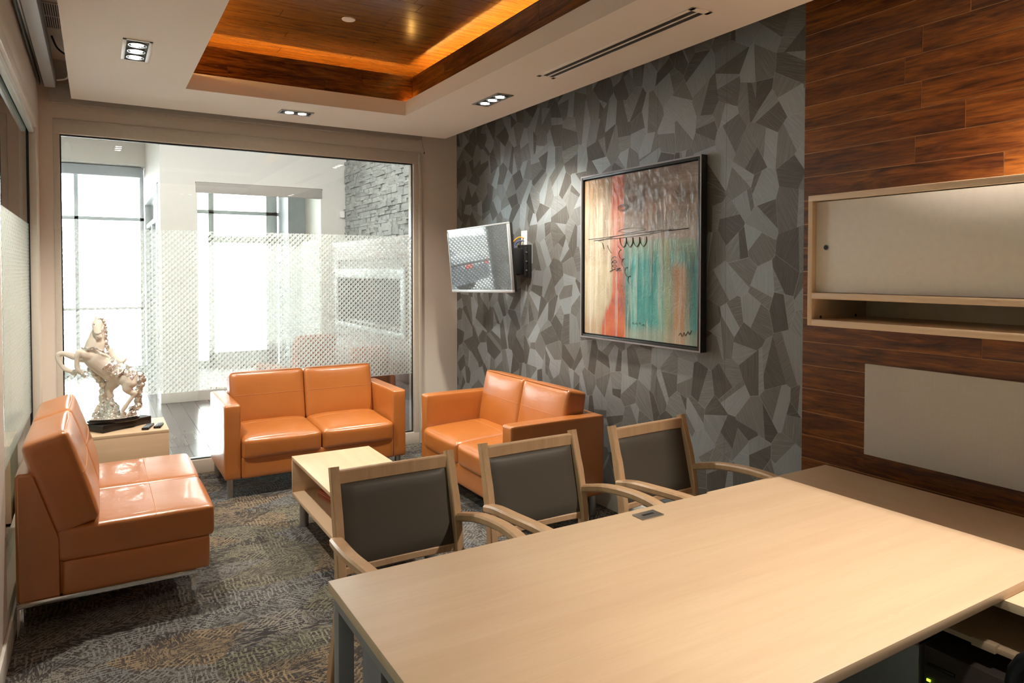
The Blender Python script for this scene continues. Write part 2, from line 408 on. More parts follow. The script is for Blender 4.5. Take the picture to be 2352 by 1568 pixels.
def bar(name, pts, w, h, mat, parent=None, bev=.004, side=Vector((1, 0, 0))):
    """rectangular bar swept along pts; w measured along 'side', h across it"""
    bm = bmesh.new(); pts = [Vector(p) for p in pts]; rings = []
    ws = w if isinstance(w, (list, tuple)) else [w] * len(pts); hs = h if isinstance(h, (list, tuple)) else [h] * len(pts)
    for i, p in enumerate(pts):
        a = pts[max(i - 1, 0)]; b = pts[min(i + 1, len(pts) - 1)]; d = (b - a).normalized()
        s = (side - d * side.dot(d)).normalized(); u = s.cross(d).normalized()
        W_, H_ = ws[i] / 2, hs[i] / 2; c = min(bev, W_ * .45, H_ * .45)
        prof = [(-W_ + c, -H_), (W_ - c, -H_), (W_, -H_ + c), (W_, H_ - c), (W_ - c, H_), (-W_ + c, H_), (-W_, H_ - c), (-W_, -H_ + c)]
        rings.append([bm.verts.new(p + s * x + u * y) for x, y in prof])
    for A, B in zip(rings, rings[1:]):
        for k in range(8): bm.faces.new((A[k], A[(k + 1) % 8], B[(k + 1) % 8], B[k]))
    bm.faces.new(list(reversed(rings[0]))); bm.faces.new(rings[-1])
    bmesh.ops.recalc_face_normals(bm, faces=bm.faces)
    return bm_obj(name, bm, mat, parent, 35)
def cushion(name, size, mat, parent, loc, rot=(0, 0, 0), r=.03, puff=(0, 0, .02), n=10, shear=0.0, wr=0.0):
    """softened, crowned box centred on loc; puff = crown height on x, y and z faces"""
    hx, hy, hz = [s / 2 for s in size]
    bm = bmesh.new(); bmesh.ops.create_cube(bm, size=2.0)
    bmesh.ops.subdivide_edges(bm, edges=bm.edges[:], cuts=n, use_grid_fill=True)
    for v in bm.verts:
        c = [math.sin(x * math.pi / 2) for x in v.co]
        q = Vector((c[0] * hx, c[1] * hy, c[2] * hz))
        inner = Vector([max(-(h - r), min(h - r, x)) for x, h in zip(q, (hx, hy, hz))])
        d = q - inner
        if d.length > 1e-9: q = inner + d.normalized() * r
        for a in range(3):
            b1, b2 = (a + 1) % 3, (a + 2) % 3
            if abs(c[a]) > .5 and puff[a]:
                k = max(0, 1 - c[b1] ** 4) * max(0, 1 - c[b2] ** 4)
                q[a] += math.copysign(puff[a] * k, c[a]) * min(1, (abs(c[a]) - .5) * 2)
        if wr: q += Vector((0, 0, 1)) * wr * noise.noise(q * 14)
        q.x += shear * (q.z + hz)
        v.co = q
    o = bm_obj(name, bm, mat, parent, 180); o.location = loc; o.rotation_euler = rot
    return o
def seam_on(cu, size, puff, axis, at, face, parent, r=.0011):
    """a stitched seam: runs along 'axis' over 'face' of a cushion at offset 'at' (fraction)"""
    h = [s / 2 for s in size]; pts = []
    fa = face[0]; sg = face[1]; other = 3 - fa - axis
    for i in range(-14, 15):
        t = i / 14 * .965
        c = [0, 0, 0]; c[axis] = t; c[other] = at; c[fa] = sg
        k = (1 - c[axis] ** 4) * (1 - c[other] ** 4)
        p = [c[0] * h[0], c[1] * h[1], c[2] * h[2]]; p[fa] = sg * (h[fa] + puff[fa] * k + .0005)
        if abs(t) > .93: p[fa] -= sg * .002
        pts.append(p)
    return tube('seam', pts, r, M['seam'], parent, 6)

# ================================================================== ROOM SHELL
RX, LX, FY, BY = 2.91, -.33, 5.855, -1.9
tag(box('floor', (-.45, BY, -.05), (RX + .1, FY + .04, 0), M['carpet']), kind='structure')
wr_ = tag(box('wall_right', (RX, BY, 0), (RX + .08, FY + .1, 3.2), M['wallpaper']), kind='structure')
# wood cladding of the near half of the right wall: each plank a part
tag(box('backing_board', (RX - .0105, BY, 0), (RX - .0005, 2.126, 3.0), M['joint'], wr_))
PW = .1112; z0 = 2.798 - 26 * PW
unit = bpy.data.meshes.new('plank'); bmu = bmesh.new(); add_box(bmu, (-.5, -.5, -.5), (.5, .5, .5)); bmu.to_mesh(unit); bmu.free(); unit.materials.append(M['walnut'])
joints = {}
for row in range(26):
    zl = 2.798 - (row + 1) * PW
    if zl < -.02: break
for row in range(-1, 25):
    zt = 2.798 - row * PW; zb = max(zt - PW, .0)
    if zt < .03: break
    known = {1: 1.4, 2: 1.581, 4: 1.583, 5: 1.414, 6: 1.606}
    j0 = known.get(row, random.uniform(1.25, 2.0) - (.0 if row % 2 else .45))
    ys = [2.126, j0]; 
    while ys[-1] > BY + 1.3: ys.append(ys[-1] - 1.215)
    ys.append(BY)
    for a, b in zip(ys, ys[1:]):
        if a - b < .02: continue
        o = bpy.data.objects.new('plank', unit); COL.objects.link(o); o.parent = wr_
        o.scale = (.003, a - b - .0034, zt - zb - .0034); o.location = (RX - .0118, (a + b) / 2, (zt + zb) / 2)
# left wall: solid margins round a big glazed opening
tag(boxes('wall_left', [((LX - .065, 5.66, 0), (LX, FY, 3.2)), ((LX - .1, BY, 2.60), (LX, 5.66, 3.2)), ((LX - .1, BY, 0), (LX, 5.66, .10)), ((LX - .1, 2.6, .10), (LX, 3.50, 2.60))], M['paint']), kind='structure')
w2 = empty('window_2', (LX, 0, 0), kind='structure')
boxes('window_frame', [((-.065, 5.60, .10), (.0, 5.66, 2.60)), ((-.12, BY, 2.53), (.006, 5.60, 2.60)), ((-.12, 3.50, .10), (.0, 5.60, .16)), ((-.12, BY, .10), (.0, 2.53, .16))], M['trim'], w2, .004)
boxes('mullion', [((-.09, 3.501, .16), (-.012, 3.53, 2.53)), ((-.09, 2.53, .16), (-.005, 2.599, 2.53)), ((-.09, 1.4, .16), (-.005, 1.47, 2.53)), ((-.09, -.9, .16), (-.005, -.83, 2.53))], M['trim'], w2, .003)
boxes('gasket', [((-.062, 5.585, .16), (-.04, 5.60, 2.53)), ((-.062, 3.53, 2.515), (-.04, 5.60, 2.53))], M['blackgasket'], w2)
box('rail', (-.040, 3.53, 2.492), (-.012, 5.585, 2.528), M['alu'], w2, .003)
for a, b in ((3.53, 5.59), (1.47, 2.53), (-.83, 1.4), (BY, -.9)):
    box('glass_pane', (-.053, a, .16), (-.047, b, 2.52), M['glassY'], w2)
# far wall and its glazing
tag(boxes('wall_far', [((LX - .065, FY, 0), (-.246, FY + .12, 3.2)), ((2.549, FY, 0), (RX, FY + .12, 3.2)), ((-.246, FY, 2.648), (2.549, FY + .12, 3.2))], M['paint']), kind='structure')
w1 = empty('window_1', (0, FY, 0), kind='structure')
boxes('window_frame', [((-.246, -.008, 2.545), (2.549, .12, 2.648)), ((-.246, -.004, .098), (-.208, .12, 2.545)), ((2.475, -.004, .098), (2.522, .12, 2.545)), ((2.522, -.016, .0), (2.549, .12, 2.64)), ((-.246, -.004, .0), (2.522, .12, .104))], M['trim'], w1, .0025)
boxes('gasket', [((-.208, .03, .104), (-.2, .05, 2.545)), ((2.467, .03, .104), (2.475, .05, 2.545)), ((-.2, .03, 2.534), (2.467, .05, 2.545)), ((-.2, .03, .104), (2.467, .05, .113))], M['blackgasket'], w1)
box('glass_pane', (-.2, .037, .113), (2.467, .043, 2.534), M['glassX'], w1)
# baseboards
tag(box('baseboard_right', (RX - .016, 2.14, 0), (RX, FY, .115), M['base'], bev=.004), kind='structure')
tag(box('baseboard_left', (LX, BY, 0), (LX + .014, 5.84, .112), M['base'], bev=.004), kind='structure')
tag(boxes('baseboard_far', [((2.549, FY - .022, 0), (RX - .02, FY, .115)), ((-.31, FY - .014, 0), (-.25, FY, .1))], M['base'], None, .004), kind='structure')
tag(box('wall_back', (LX - .1, BY - .1, 0), (RX + .1, BY, 3.2), M['paint']), kind='structure')

# ------------------------------------------------------------------ ceiling: floating slab with a timber-lined coffer
SZ, SX0, SX1, SY1 = 2.74, -.128, 2.66, 5.58
KX0, KX1, KY1, KY0, LIP = .507, 2.008, 4.90, .5, 2.846
def frame_plate(name, outer, inner, z0, z1, mat, parent=None):
    (ax, ay, bx_, by), (cx, cy, dx, dy) = outer, inner
    return boxes(name, [((ax, ay, z0), (cx, by, z1)), ((dx, ay, z0), (bx_, by, z1)), ((cx, ay, z0), (dx, cy, z1)), ((cx, dy, z0), (dx, by, z1))], mat, parent)
ceil = tag(frame_plate('ceiling', (SX0, BY + .15, SX1, SY1), (KX0, KY0, KX1, KY1), SZ, LIP, M['ceil']), kind='structure')
G = .085; TX0, TX1, TY1, TY0 = KX0 - G, KX1 + G, KY1 + .07, KY0 - G      # timber band planes
BT, CZ = 3.055, 3.14                                                      # band top, timber ceiling
ox0, ox1, oy1, oy0 = TX0 - .32, TX1 + .34, TY1 + .32, TY0 - .22
upc = tag(frame_plate('ceiling.001', (LX - .1, BY, RX + .1, FY + .1), (ox0, oy0, ox1, oy1), 3.06, 3.12, M['ceil']), kind='structure')
trough = tag(boxes('trim_1', [((ox0 - .03, oy0, LIP), (ox0, oy1, 3.22)), ((ox1, oy0, LIP), (ox1 + .03, oy1, 3.22)), ((ox0, oy1, LIP), (ox1, oy1 + .03, 3.22)), ((ox0, oy0 - .03, LIP), (ox1, oy0, 3.22)), ((ox0 - .03, oy0 - .03, 3.2), (ox1 + .03, oy1 + .03, 3.23)),
     ], M['walnutX']), kind='structure')
# timber bands (planks in two courses)
band = tag(boxes('trim_2', [((TX0 - .022, TY0 - .02, LIP), (TX0 - .012, TY1 + .012, BT)), ((TX1 + .012, TY0 - .02, LIP), (TX1 + .022, TY1 + .012, BT)), ((TX0 - .02, TY1 + .012, LIP), (TX1 + .02, TY1 + .022, BT))], M['joint']), kind='structure')
unitX = bpy.data.meshes.new('plank_cross'); bmu = bmesh.new(); add_box(bmu, (-.5, -.5, -.5), (.5, .5, .5)); bmu.to_mesh(unitX); bmu.free(); unitX.materials.append(M['walnutX'])
def plank(me, lo, hi, parent, gap=.002):
    o = bpy.data.objects.new('plank', me); COL.objects.link(o); o.parent = parent
    lo, hi = Vector(lo), Vector(hi); o.location = (lo + hi) / 2
    d = hi - lo; m = min(range(3), key=lambda i: d[i])
    o.scale = [d[i] if i == m else max(d[i] - gap, .002) for i in range(3)]
    return o
zm = LIP + .095
for (zl, zh, xs) in ((LIP, zm, [TX0, .77, 1.42, TX1]), (zm, BT, [TX0, .60, 1.70, TX1])):
    for a, b in zip(xs, xs[1:]): plank(unitX, (a, TY1, zl), (b, TY1 + .012, zh), band)
for X0, X1 in ((TX1, TX1 + .012), (TX0 - .012, TX0)):
    for (zl, zh, ys) in ((LIP, zm, [TY1, 3.9, 2.7, 1.5, TY0]), (zm, BT, [TY1, 4.4, 3.2, 2.0, .9, TY0])):
        for a, b in zip(ys, ys[1:]): plank(unit, (X0, b, zl), (X1, a, zh), band)
# timber ceiling planks running across
tc = tag(box('ceiling.002', (ox0, oy0, CZ + .012), (ox1, oy1, CZ + .02), M['joint']), kind='structure')
y = oy1; r_ = 0
unitC = unitX.copy(); unitC.name = 'ceiling_plank'; unitC.materials[0] = M['walnutC']
while y > oy0 + .01:
    yb = max(y - .1235, oy0); xs = [ox0] + [ox0 + ((.62 * (r_ % 3)) + .35 + random.uniform(-.1, .1))] ; xs.append(xs[-1] + 1.2)
    xs = [x for x in xs if x < ox1 - .05] + [ox1]
    for a, b in zip(xs, xs[1:]): plank(unitC, (a, yb, CZ), (b, y, CZ + .012), tc, .003)
    y = yb; r_ += 1
# LED strips hidden in the trough behind the band, and on the left ledge behind the lip
leds = [('right', (TX1 + .085, 1.0, 2.955), (TX1 + .11, TY1 - .03, 2.965)), ('left', (TX0 - .11, 1.0, 2.955), (TX0 - .085, TY1 - .03, 2.965)), ('far', (TX0 + .02, TY1 + .05, 2.94), (TX1, TY1 + .062, 2.945))]
for nm, lo, hi in leds:
    l = tag(box('led_strip', lo, hi, M['led']), 'warm LED strip hidden behind the %s side of the timber ceiling band' % nm, 'light', 'warm strip lights in the ceiling trough')
tag(box('led_strip', (TX0 + .012, 4.0, LIP + .002), (TX0 + .024, 4.93, LIP + .008), M['led']), 'short warm LED strip on the ledge at the far left corner of the coffer', 'light', 'warm strip lights in the ceiling trough')
tag(box('led_strip', (TX1 - .03, 4.90, LIP + .002), (TX1 - .018, 4.955, LIP + .008), M['led']), 'tiny warm LED strip end at the far right corner of the coffer', 'light', 'warm strip lights in the ceiling trough')
sd = cyl('ceiling_cover_disc', (1.365, 4.246, CZ - .008), (1.365, 4.246, CZ - .0005), .042, M['white'], bev=.003)
tag(sd, 'small round white cover disc on the timber coffer ceiling', 'sprinkler cover')

# recessed multi-lamp downlights
def downlight(x, y, n, along, label, energy=14, wide=.135, length=None, angle=100, tilt=(0, 0), frame='white', temp=(1.0, .91, .79), lens=False):
    t = empty('recessed_downlight', (x, y, SZ), 0 if along == 'Y' else R(90), label, 'light fixture', 'recessed downlights in the ceiling slab')
    L = length or (.13 * n + .04)
    hw, hl = wide / 2, L / 2
    boxes('frame', [((-hw, -hl, -.005), (-hw + .017, hl, .0)), ((hw - .017, -hl, -.005), (hw, hl, .0)), ((-hw, -hl, -.005), (hw, -hl + .012, .0)), ((-hw, hl - .012, -.005), (hw, hl, .0))], M[frame], t, .001)
    box('black_baffle', (-hw + .01, -hl + .01, -.0022), (hw - .01, hl - .01, -.0004), M['ventdark'], t)
    for k in range(n):
        yy = (k - (n - 1) / 2) * (L - .05) / n
        ring = [(.041 * math.cos(a), yy + .041 * math.sin(a), -.0045) for a in [2 * math.pi * i / 24 for i in range(24)]]
        rg = tube('lamp_ring', ring, .0028, M['chrome'], t, 6, closed=True)
        cyl('lamp', (0, yy, -.0032), (0, yy, -.0024), .028, M['lamp'], t, r2=.030, seg=20)
    ld = bpy.data.lights.new('downlight_beam', 'SPOT'); ld.energy = energy * n; ld.spot_size = R(angle); ld.spot_blend = .7
    ld.shadow_soft_size = .05; ld.color = temp
    lo = bpy.data.objects.new('downlight_beam', ld); COL.objects.link(lo); lo.parent = t
    lo.location = (0, 0, -.03); lo.rotation_euler = (tilt[0], tilt[1], 0)
    return t
downlight(.198, 4.19, 3, 'Y', 'white framed three-lamp downlight at the left of the ceiling slab', 42, .135, .40, 128)
downlight(1.278, 5.225, 2, 'X', 'two-lamp recessed downlight in front of the glass wall', 50, .135, .235, 140, frame='steel')
downlight(2.328, 4.14, 3, 'Y', 'three-lamp downlight in the slab above the television and painting', 50, .125, .36, 105, frame='steel', tilt=(0, R(-8)))
downlight(2.595, .85, 3, 'Y', 'three-lamp downlight above the desk return, outside the picture', 62, .125, .36, 104, frame='steel', temp=(1.0, .87, .74), tilt=(0, R(12)))
downlight(1.25, .15, 3, 'X', 'unseen three-lamp downlight added to brighten the near end of the desk', 17, .135, .40, 84)  # unseen fixture added as desk fill; narrow beam keeps it off the sofa
# linear slot diffuser
vd = empty('linear_slot_diffuser', (2.331, 2.866, SZ), label='long white two-slot linear air diffuser in the ceiling slab', cat='air vent')
boxes('frame', [((-.06, -.632, -.004), (-.038, .632, 0)), ((.038, -.632, -.004), (.06, .632, 0)), ((-.06, -.632, -.004), (.06, -.60, 0)), ((-.06, .60, -.004), (.06, .632, 0)), ((-.006, -.60, -.004), (.006, .60, 0))], M['ceil'], vd, .001)
box('slot', (-.038, -.60, -.0015), (-.006, .60, -.0005), M['ventdark'], vd); box('slot', (.006, -.60, -.0015), (.038, .60, -.0005), M['ventdark'], vd)
for s in (-.0105, .0335): box('vane', (s, -.6, -.0035), (s + .004, .6, -.001), M['steel'], vd)
# blind cassettes
b1 = empty('roller_blind_cassette', (0, 5.75, 2.735), label='long taupe roller blind cassette above the far glass wall', cat='blind')
box('housing', (-.262, -.035, .008), (2.499, .06, .13), M['blind'], b1, bev=.003)
box('bottom_bar', (-.262, -.03, 0), (2.499, -.012, .012), M['blind'], b1, bev=.003)
tube('cord', [(2.51, 0, .05), (2.513, -.005, -.02), (2.53, -.01, -.10)], .0012, M['blackgasket'], b1, 6)
cyl('cord_tip', (2.53, -.01, -.118), (2.53, -.01, -.10), .004, M['black'], b1, seg=10)
b2 = empty('roller_blind_cassette', (-.27, 0, 2.83), label='blue grey roller blind cassette running along the top of the left wall', cat='blind')
box('housing', (-.015, BY, 0), (.05, 5.72, .11), M['blindblue'], b2, bev=.003)
box('bottom_bar', (-.035, BY, .012), (-.022, 5.70, .022), M['chrome'], b2, bev=.002)
boxes('track', [((-.045, BY, .005), (-.037, 5.70, .04)), ((-.02, BY, .005), (-.016, 5.7, .03))], M['blackgasket'], b2)
# vent grille and flexible duct up in the pocket
vg = empty('ceiling_grille', (-.19, 4.86, 3.058), label='small beige louvred return grille in the pocket above the slab', cat='air vent')
boxes('frame', [((-.06, -.24, -.006), (-.05, .24, 0)), ((.07, -.24, -.006), (.08, .24, 0)), ((-.05, -.24, -.006), (.07, -.225, 0)), ((-.05, .225, -.006), (.07, .24, 0)), ((-.05, -.006, -.006), (.07, .006, 0))], M['ceil'], vg)
box('backing', (-.05, -.225, -.0015), (.07, .225, -.0005), M['ventdark'], vg)
for i in range(11): box('slat', (-.048 + i * .011, -.22, -.005), (-.043 + i * .011, .22, -.0015), M['ceil'], vg)
tag(tube('blind_cable', bez([(-.22, 5.25, 3.05), (-.19, 5.3, 2.99), (-.13, 5.33, 2.96), (-.06, 5.34, 2.97)], 6), .006, M['black'], None, 8), 'black cable sagging in the pocket above the ceiling slab', 'cable')
tag(tube('blind_cable', bez([(-.12, 5.5, 2.98), (-.135, 5.54, 2.93), (-.15, 5.62, 2.885), (-.21, 5.66, 2.872)], 6), .006, M['white'], None, 8), 'white cable looping down onto the far blind cassette', 'cable')

# ================================================================== LOBBY BEYOND THE GLASS
LYW, LYE = 9.15, 12.2
lf = tag(box('floor.001', (-3.0, FY + .12, -.05), (3.2, LYE + .2, -.006), M['grout']), kind='structure')
tag(box('floor.002', (-3.0, BY, -.05), (-.45, FY + .12, -.006), M['grout']), kind='structure')
unitF = bpy.data.meshes.new('floor_plank'); bmu = bmesh.new(); add_box(bmu, (-.5, -.5, -.5), (.5, .5, .5)); bmu.to_mesh(unitF); bmu.free(); unitF.materials.append(M['lobbyfloor'])
x = .09; c_ = 0
while x < 2.6:
    y = FY + .13 - random.uniform(0, .5)
    while y < (LYE if x < .6 else LYW):
        yb = min(y + .61, LYE if x < .6 else LYW); ya = max(y, FY + .13)
        if yb - ya > .03: plank(unitF, (x, ya, -.006), (x + .152, yb, 0), lf, .005)
        y += .61
    x += .152
x = .09 - .152
rest = []
while x > -3.0:
    y = FY + .13 - random.uniform(0, .5)
    while y < LYE:
        ya = max(y, FY + .13); rest.append(((x, ya + .002, -.006), (x + .149, min(y + .607, LYE), 0))); y += .61
    x -= .152
tag(boxes('floor_plank', rest, M['lobbyfloor'], lf), kind='stuff')
tag(box('ceiling.003', (-3.1, FY + .12, 3.5), (3.4, LYE + .2, 3.56), M['lobby']), kind='structure')
tag(box('ceiling.004', (-3.1, BY, 3.24), (-.43, FY + .12, 3.3), M['lobby']), kind='structure')
# wall facing us with an opening; return wall; side walls
tag(boxes('wall_lobby', [((.66, LYW, 0), (1.04, LYW + .14, 3.5)), ((2.575, LYW, 0), (3.2, LYW + .14, 3.5)), ((1.04, LYW, 2.65), (2.575, LYW + .14, 3.5))], M['lobby']), kind='structure')
tag(boxes('wall_vestibule', [((.66, LYW + .14, 0), (.78, 9.5, 3.5)), ((.66, 11.8, 0), (.78, LYE, 3.5)), ((.66, 9.5, 2.66), (.78, 11.8, 3.5))], M['lobby']), kind='structure')
tag(box('wall_lobby_left', (-3.1, BY, 0), (-3.0, LYE + .2, 3.5), M['lobby']), kind='structure')
tag(box('wall_lobby_back', (-3.1, BY - .1, 0), (-.43, BY, 3.5), M['lobby']), kind='structure')
tag(box('wall_lobby_right', (2.95, FY + .12, 0), (3.2, LYE + .2, 3.5), M['lobby']), kind='structure')
tag(boxes('baseboard_lobby', [((.655, LYW - .015, 0), (1.05, LYW, .13)), ((2.56, LYW - .015, 0), (2.66, LYW, .13)), ((.645, LYW - .015, 0), (.66, 9.5, .13))], M['base'], None, .003), kind='structure')
d3 = empty('door_1', (.66, 9.5, 0), kind='structure')
boxes('door_frame', [((-.02, 0, 0), (.1, .09, 2.64)), ((-.02, 2.2, 0), (.1, 2.29, 2.64)), ((-.02, .09, 2.55), (.1, 2.2, 2.64)), ((.0, .09, 2.2), (.08, 2.2, 2.26)), ((.0, 1.1, 0), (.08, 1.16, 2.2))], M['alu'], d3, .004)
box('glass_pane', (.035, .09, .1), (.04, 2.2, 2.55), M['glass'], d3)
w4 = empty('window_4', (0, LYW, 0), kind='structure')       # opening in the facing wall, glazed with the same film
boxes('window_frame', [((1.04, 0, .0), (1.062, .13, 2.63)), ((2.553, 0, .0), (2.575, .13, 2.63)), ((1.062, 0, 0), (2.553, .13, .13))], M['lobby'], w4)
box('roller_blind_cassette', (1.045, -.012, 2.52), (2.57, .05, 2.645), M['blind'], w4, bev=.003)
box('glass_pane', (1.062, .06, .13), (2.553, .066, 2.52), M['glassX'], w4)
# outer shop windows
w3 = empty('window_3', (0, LYE, 0), kind='structure')
fr = [((-3.0, 0, 3.12), (.66, .12, 3.5)), ((-3.0, 0, 0), (.66, .12, .10))]
for x in (-3.0, -1.62, -.265, .60): fr.append(((x, 0, .1), (x + .055, .1, 3.12)))
fr.append(((-3.0, 0, 2.34), (.66, .09, 2.39))); fr.append(((-3.0, 0, .98), (.66, .09, 1.02)))
boxes('window_frame', fr, M['alu'], w3, .003)
box('glass_pane', (-3.0, .045, .1), (.66, .05, 3.12), M['glass'], w3)
tag(boxes('trim_3', [((-3.0, LYE - .35, 3.16), (.66, LYE, 3.5))], M['lobby'], None), kind='structure')
tag(box('roller_blind_cassette', (-2.95, LYE - .13, 3.0), (.62, LYE - .02, 3.15), M['blindblue'], None, .004), 'pale blue grey blind cassette over the lobby shop window', 'blind')
d2 = empty('door_2', (0, LYE, 0), kind='structure')
fr = [((1.05, 0, 2.50), (2.95, .1, 2.56)), ((.78, 0, 3.3), (2.95, .1, 3.5)), ((1.58, 0, 2.03), (2.95, .1, 2.14)), ((1.05, 0, 0), (1.12, .1, 3.3)), ((1.58, 0, 0), (1.66, .1, 3.3)), ((2.48, 0, 0), (2.66, .1, 3.3)), ((1.58, 0, 0), (2.66, .1, .24)), ((2.9, 0, 0), (2.95, .1, 3.3)), ((.78, 0, .0), (1.58, .1, .12))]
boxes('door_frame', fr, M['alu'], d2, .003)
box('glass_pane', (.78, .05, .1), (2.95, .055, 3.3), M['glass'], d2)
# a grey pier beside the door seen through the opening
tag(box('trim_4', (2.68, 11.5, 0), (2.95, LYE, 3.5), M['blindblue'], None), kind='structure')
tag(box('trim_5', (2.62, LYW + .14, 0), (2.95, 10.4, 2.0), M['lobby'], None), kind='structure')

# ledge-stone wall: stones above the fireplace as parts
ws = tag(box('wall_stone', (2.90, FY + .12, 1.8), (2.95, LYW, 3.5), simple('stone_backing', (.07, .07, .068), .9)), kind='structure')
smesh = []
for k in range(8):
    bm = bmesh.new(); add_box(bm, (-.5, -.5, -.5), (.5, .5, .5)); bmesh.ops.subdivide_edges(bm, edges=[e for e in bm.edges if abs((e.verts[0].co - e.verts[1].co).x) < .1], cuts=1, use_grid_fill=True)
    for v in bm.verts:
        if v.co.x < 0:
            v.co.x += random.uniform(-.16, .22); v.co.y *= random.uniform(.96, 1.0); v.co.z *= random.uniform(.93, 1.0)
    me = bpy.data.meshes.new('stone'); bm.to_mesh(me); bm.free(); me.materials.append(M['stone']); smesh.append(me)
z = 1.93; cnt = 0
while z < 2.99:
    h = random.choice((.038, .047, .058)); y = 6.83 + random.uniform(-.1, 0)
    while y < LYW - .02:
        L = random.uniform(.09, .22); y2 = min(y + L, LYW - .002)
        if y2 > 6.8:
            dep = random.choice((.022, .028, .036, .046)); zh = h * (2.0 if random.random() < .1 and z < 2.9 else 1)
            o = bpy.data.objects.new('stone', random.choice(smesh)); COL.objects.link(o); o.parent = ws
            o.scale = (dep, (y2 - y) * .985, zh * .975); o.location = (2.905 - dep / 2, (y + y2) / 2, z + zh / 2 + (.0 if zh == h else -.0)); cnt += 1
            if zh > h: o.location.x -= .012
        y = y2
    z += h

# projecting fireplace wall of brown planks with a long glass fronted recess
PX = 2.62
fp = tag(boxes('wall_fireplace', [((PX + .012, FY + .125, 0), (2.90, 8.85, .93)), ((PX + .012, FY + .125, 1.57), (2.90, 8.85, 1.93)), ((PX + .012, FY + .125, .93), (2.90, 6.5, 1.57)), ((PX + .012, 8.6, .93), (2.90, 8.85, 1.57))], M['grout']), kind='structure')
unitB = bpy.data.meshes.new('lobby_plank'); bmu = bmesh.new(); add_box(bmu, (-.5, -.5, -.5), (.5, .5, .5)); bmu.to_mesh(unitB); bmu.free(); unitB.materials.append(M['brownplank'])
zz = 0.0; r_ = 0
while zz < 1.925:
    zt = min(zz + .155, 1.93); ys = [8.85, 8.0 - .5 * (r_ % 2), 6.9 - .35 * (r_ % 3), FY + .125]
    for a, b in zip(ys, ys[1:]):
        if .93 < zt and zz < 1.57:
            segs = []
            if a > 8.6: segs.append((8.6, a))
            if b < 6.5: segs.append((b, 6.5))
            # pieces straddling the recess are clipped to the cladding beside it
            for s0, s1 in segs: plank(unitB, (PX, s0, zz), (PX + .012, min(s1, 8.85), zt), fp, .004)
            continue
        plank(unitB, (PX, b, zz), (PX + .012, a, zt), fp, .004)
    zz = zt; r_ += 1
fi = empty('fireplace', (PX, 7.55, 0), label='long recessed linear fireplace with grey metal surround in the lobby wall', cat='fireplace')
boxes('surround', [((-.02, -1.15, 1.49), (.0, 1.15, 1.60)), ((-.02, -1.15, .90), (.0, 1.15, .95)), ((-.02, 1.07, .95), (.0, 1.15, 1.49)), ((-.02, -1.15, .95), (.0, -1.05, 1.49))], M['alu'], fi, .003)
boxes('firebox', [((.19, -1.02, .95), (.2, 1.04, 1.5)), ((.01, -1.02, .93), (.2, 1.04, .95)), ((.01, -1.02, 1.5), (.2, 1.04, 1.52)), ((.01, 1.03, .95), (.2, 1.04, 1.5)), ((.01, -1.03, .95), (.2, -1.02, 1.5))], M['ventdark'], fi)
box('burner_tray', (.05, -.95, .952), (.15, .95, .985), M['steel'], fi, bev=.004)
cyl_s = box('wall_sensor', (2.80, LYW - .055, 2.28), (2.86, LYW - .0005, 2.37), M['white'], None, .012, 3)
tag(cyl_s, 'small white sensor box on the lobby wall beside the stone', 'sensor')
# lobby lights
for i, (x, y, e) in enumerate(((.4, 8.0, 30), (1.9, 7.6, 42), (-1.4, 8.2, 40), (.4, 6.6, 25), (-1.6, 4.5, 160), (-1.6, 1.5, 160))):
    zc = 3.5 if y > FY else 3.24
    o = empty('lobby_downlight', (x, y, zc), 0, ['round downlight in the lobby ceiling nearest the shop window', 'round downlight in the lobby ceiling in front of the opening', 'round downlight at the left of the lobby ceiling', 'round downlight in the lobby ceiling just beyond the glass wall', 'round downlight in the side lobby ceiling, far one', 'round downlight in the side lobby ceiling, near one'][i], 'light fixture', 'lobby downlights')
    cyl('lamp', (0, 0, -.012), (0, 0, -.001), .06, M['lobbylamp'], o, seg=20)
    tube('trim_ring', [(.07 * math.cos(a), .07 * math.sin(a), -.006) for a in [2 * math.pi * k / 20 for k in range(20)]], .007, M['white'], o, 6, closed=True)
    ld = bpy.data.lights.new('lobby_beam', 'SPOT'); ld.energy = e; ld.spot_size = R(150); ld.spot_blend = .6; ld.shadow_soft_size = .08; ld.color = (1, .95, .86)
    lo = bpy.data.objects.new('lobby_beam', ld); COL.objects.link(lo); lo.parent = o; lo.location = (0, 0, -.03)
# outside ground
tag(box('ground', (-30, LYE + .2, -.15), (25, 60, -.08), M['asphalt']), kind='structure')

# lounge chairs and table in the lobby
def lounge_chair(x, y, rz, label, w=.62):
    t = empty('lounge_chair', (x, y, 0), rz, label, 'armchair', 'rust lounge chairs in the lobby')
    cushion('seat', (w, .56, .16), M['loungefabric'], t, (0, 0, .36), r=.04, puff=(0, 0, .015), n=6)
    cushion('backrest', (w * .86, .13, .50), M['loungefabric'], t, (0, .27, .66), (R(-12), 0, 0), r=.045, puff=(0, .015, 0), n=6)
    for s in (-1, 1):
        cushion('armrest', (.09, .6, .30), M['loungefabric'], t, (s * (w / 2 + .03), .02, .46), r=.03, puff=(0, 0, 0), n=4)
        for q in (-1, 1): cyl('leg', (s * w * .42, q * .22, 0), (s * w * .40, q * .2, .28), .014, M['steel'], t, seg=12)
    return t
lounge_chair(1.80, 7.35, R(200), 'high-backed rust lounge chair seen through the film left of the fireplace').scale = (.86, 1, 1.02)
lounge_chair(2.17, 6.52, R(186), 'smaller rust lounge chair seen through the glass beside the right end of the sofa').scale = (.70, .86, .95)
st = empty('round_side_table', (1.05, 6.7, 0), 0, 'small round white side table seen behind the left sofa arm', 'table')
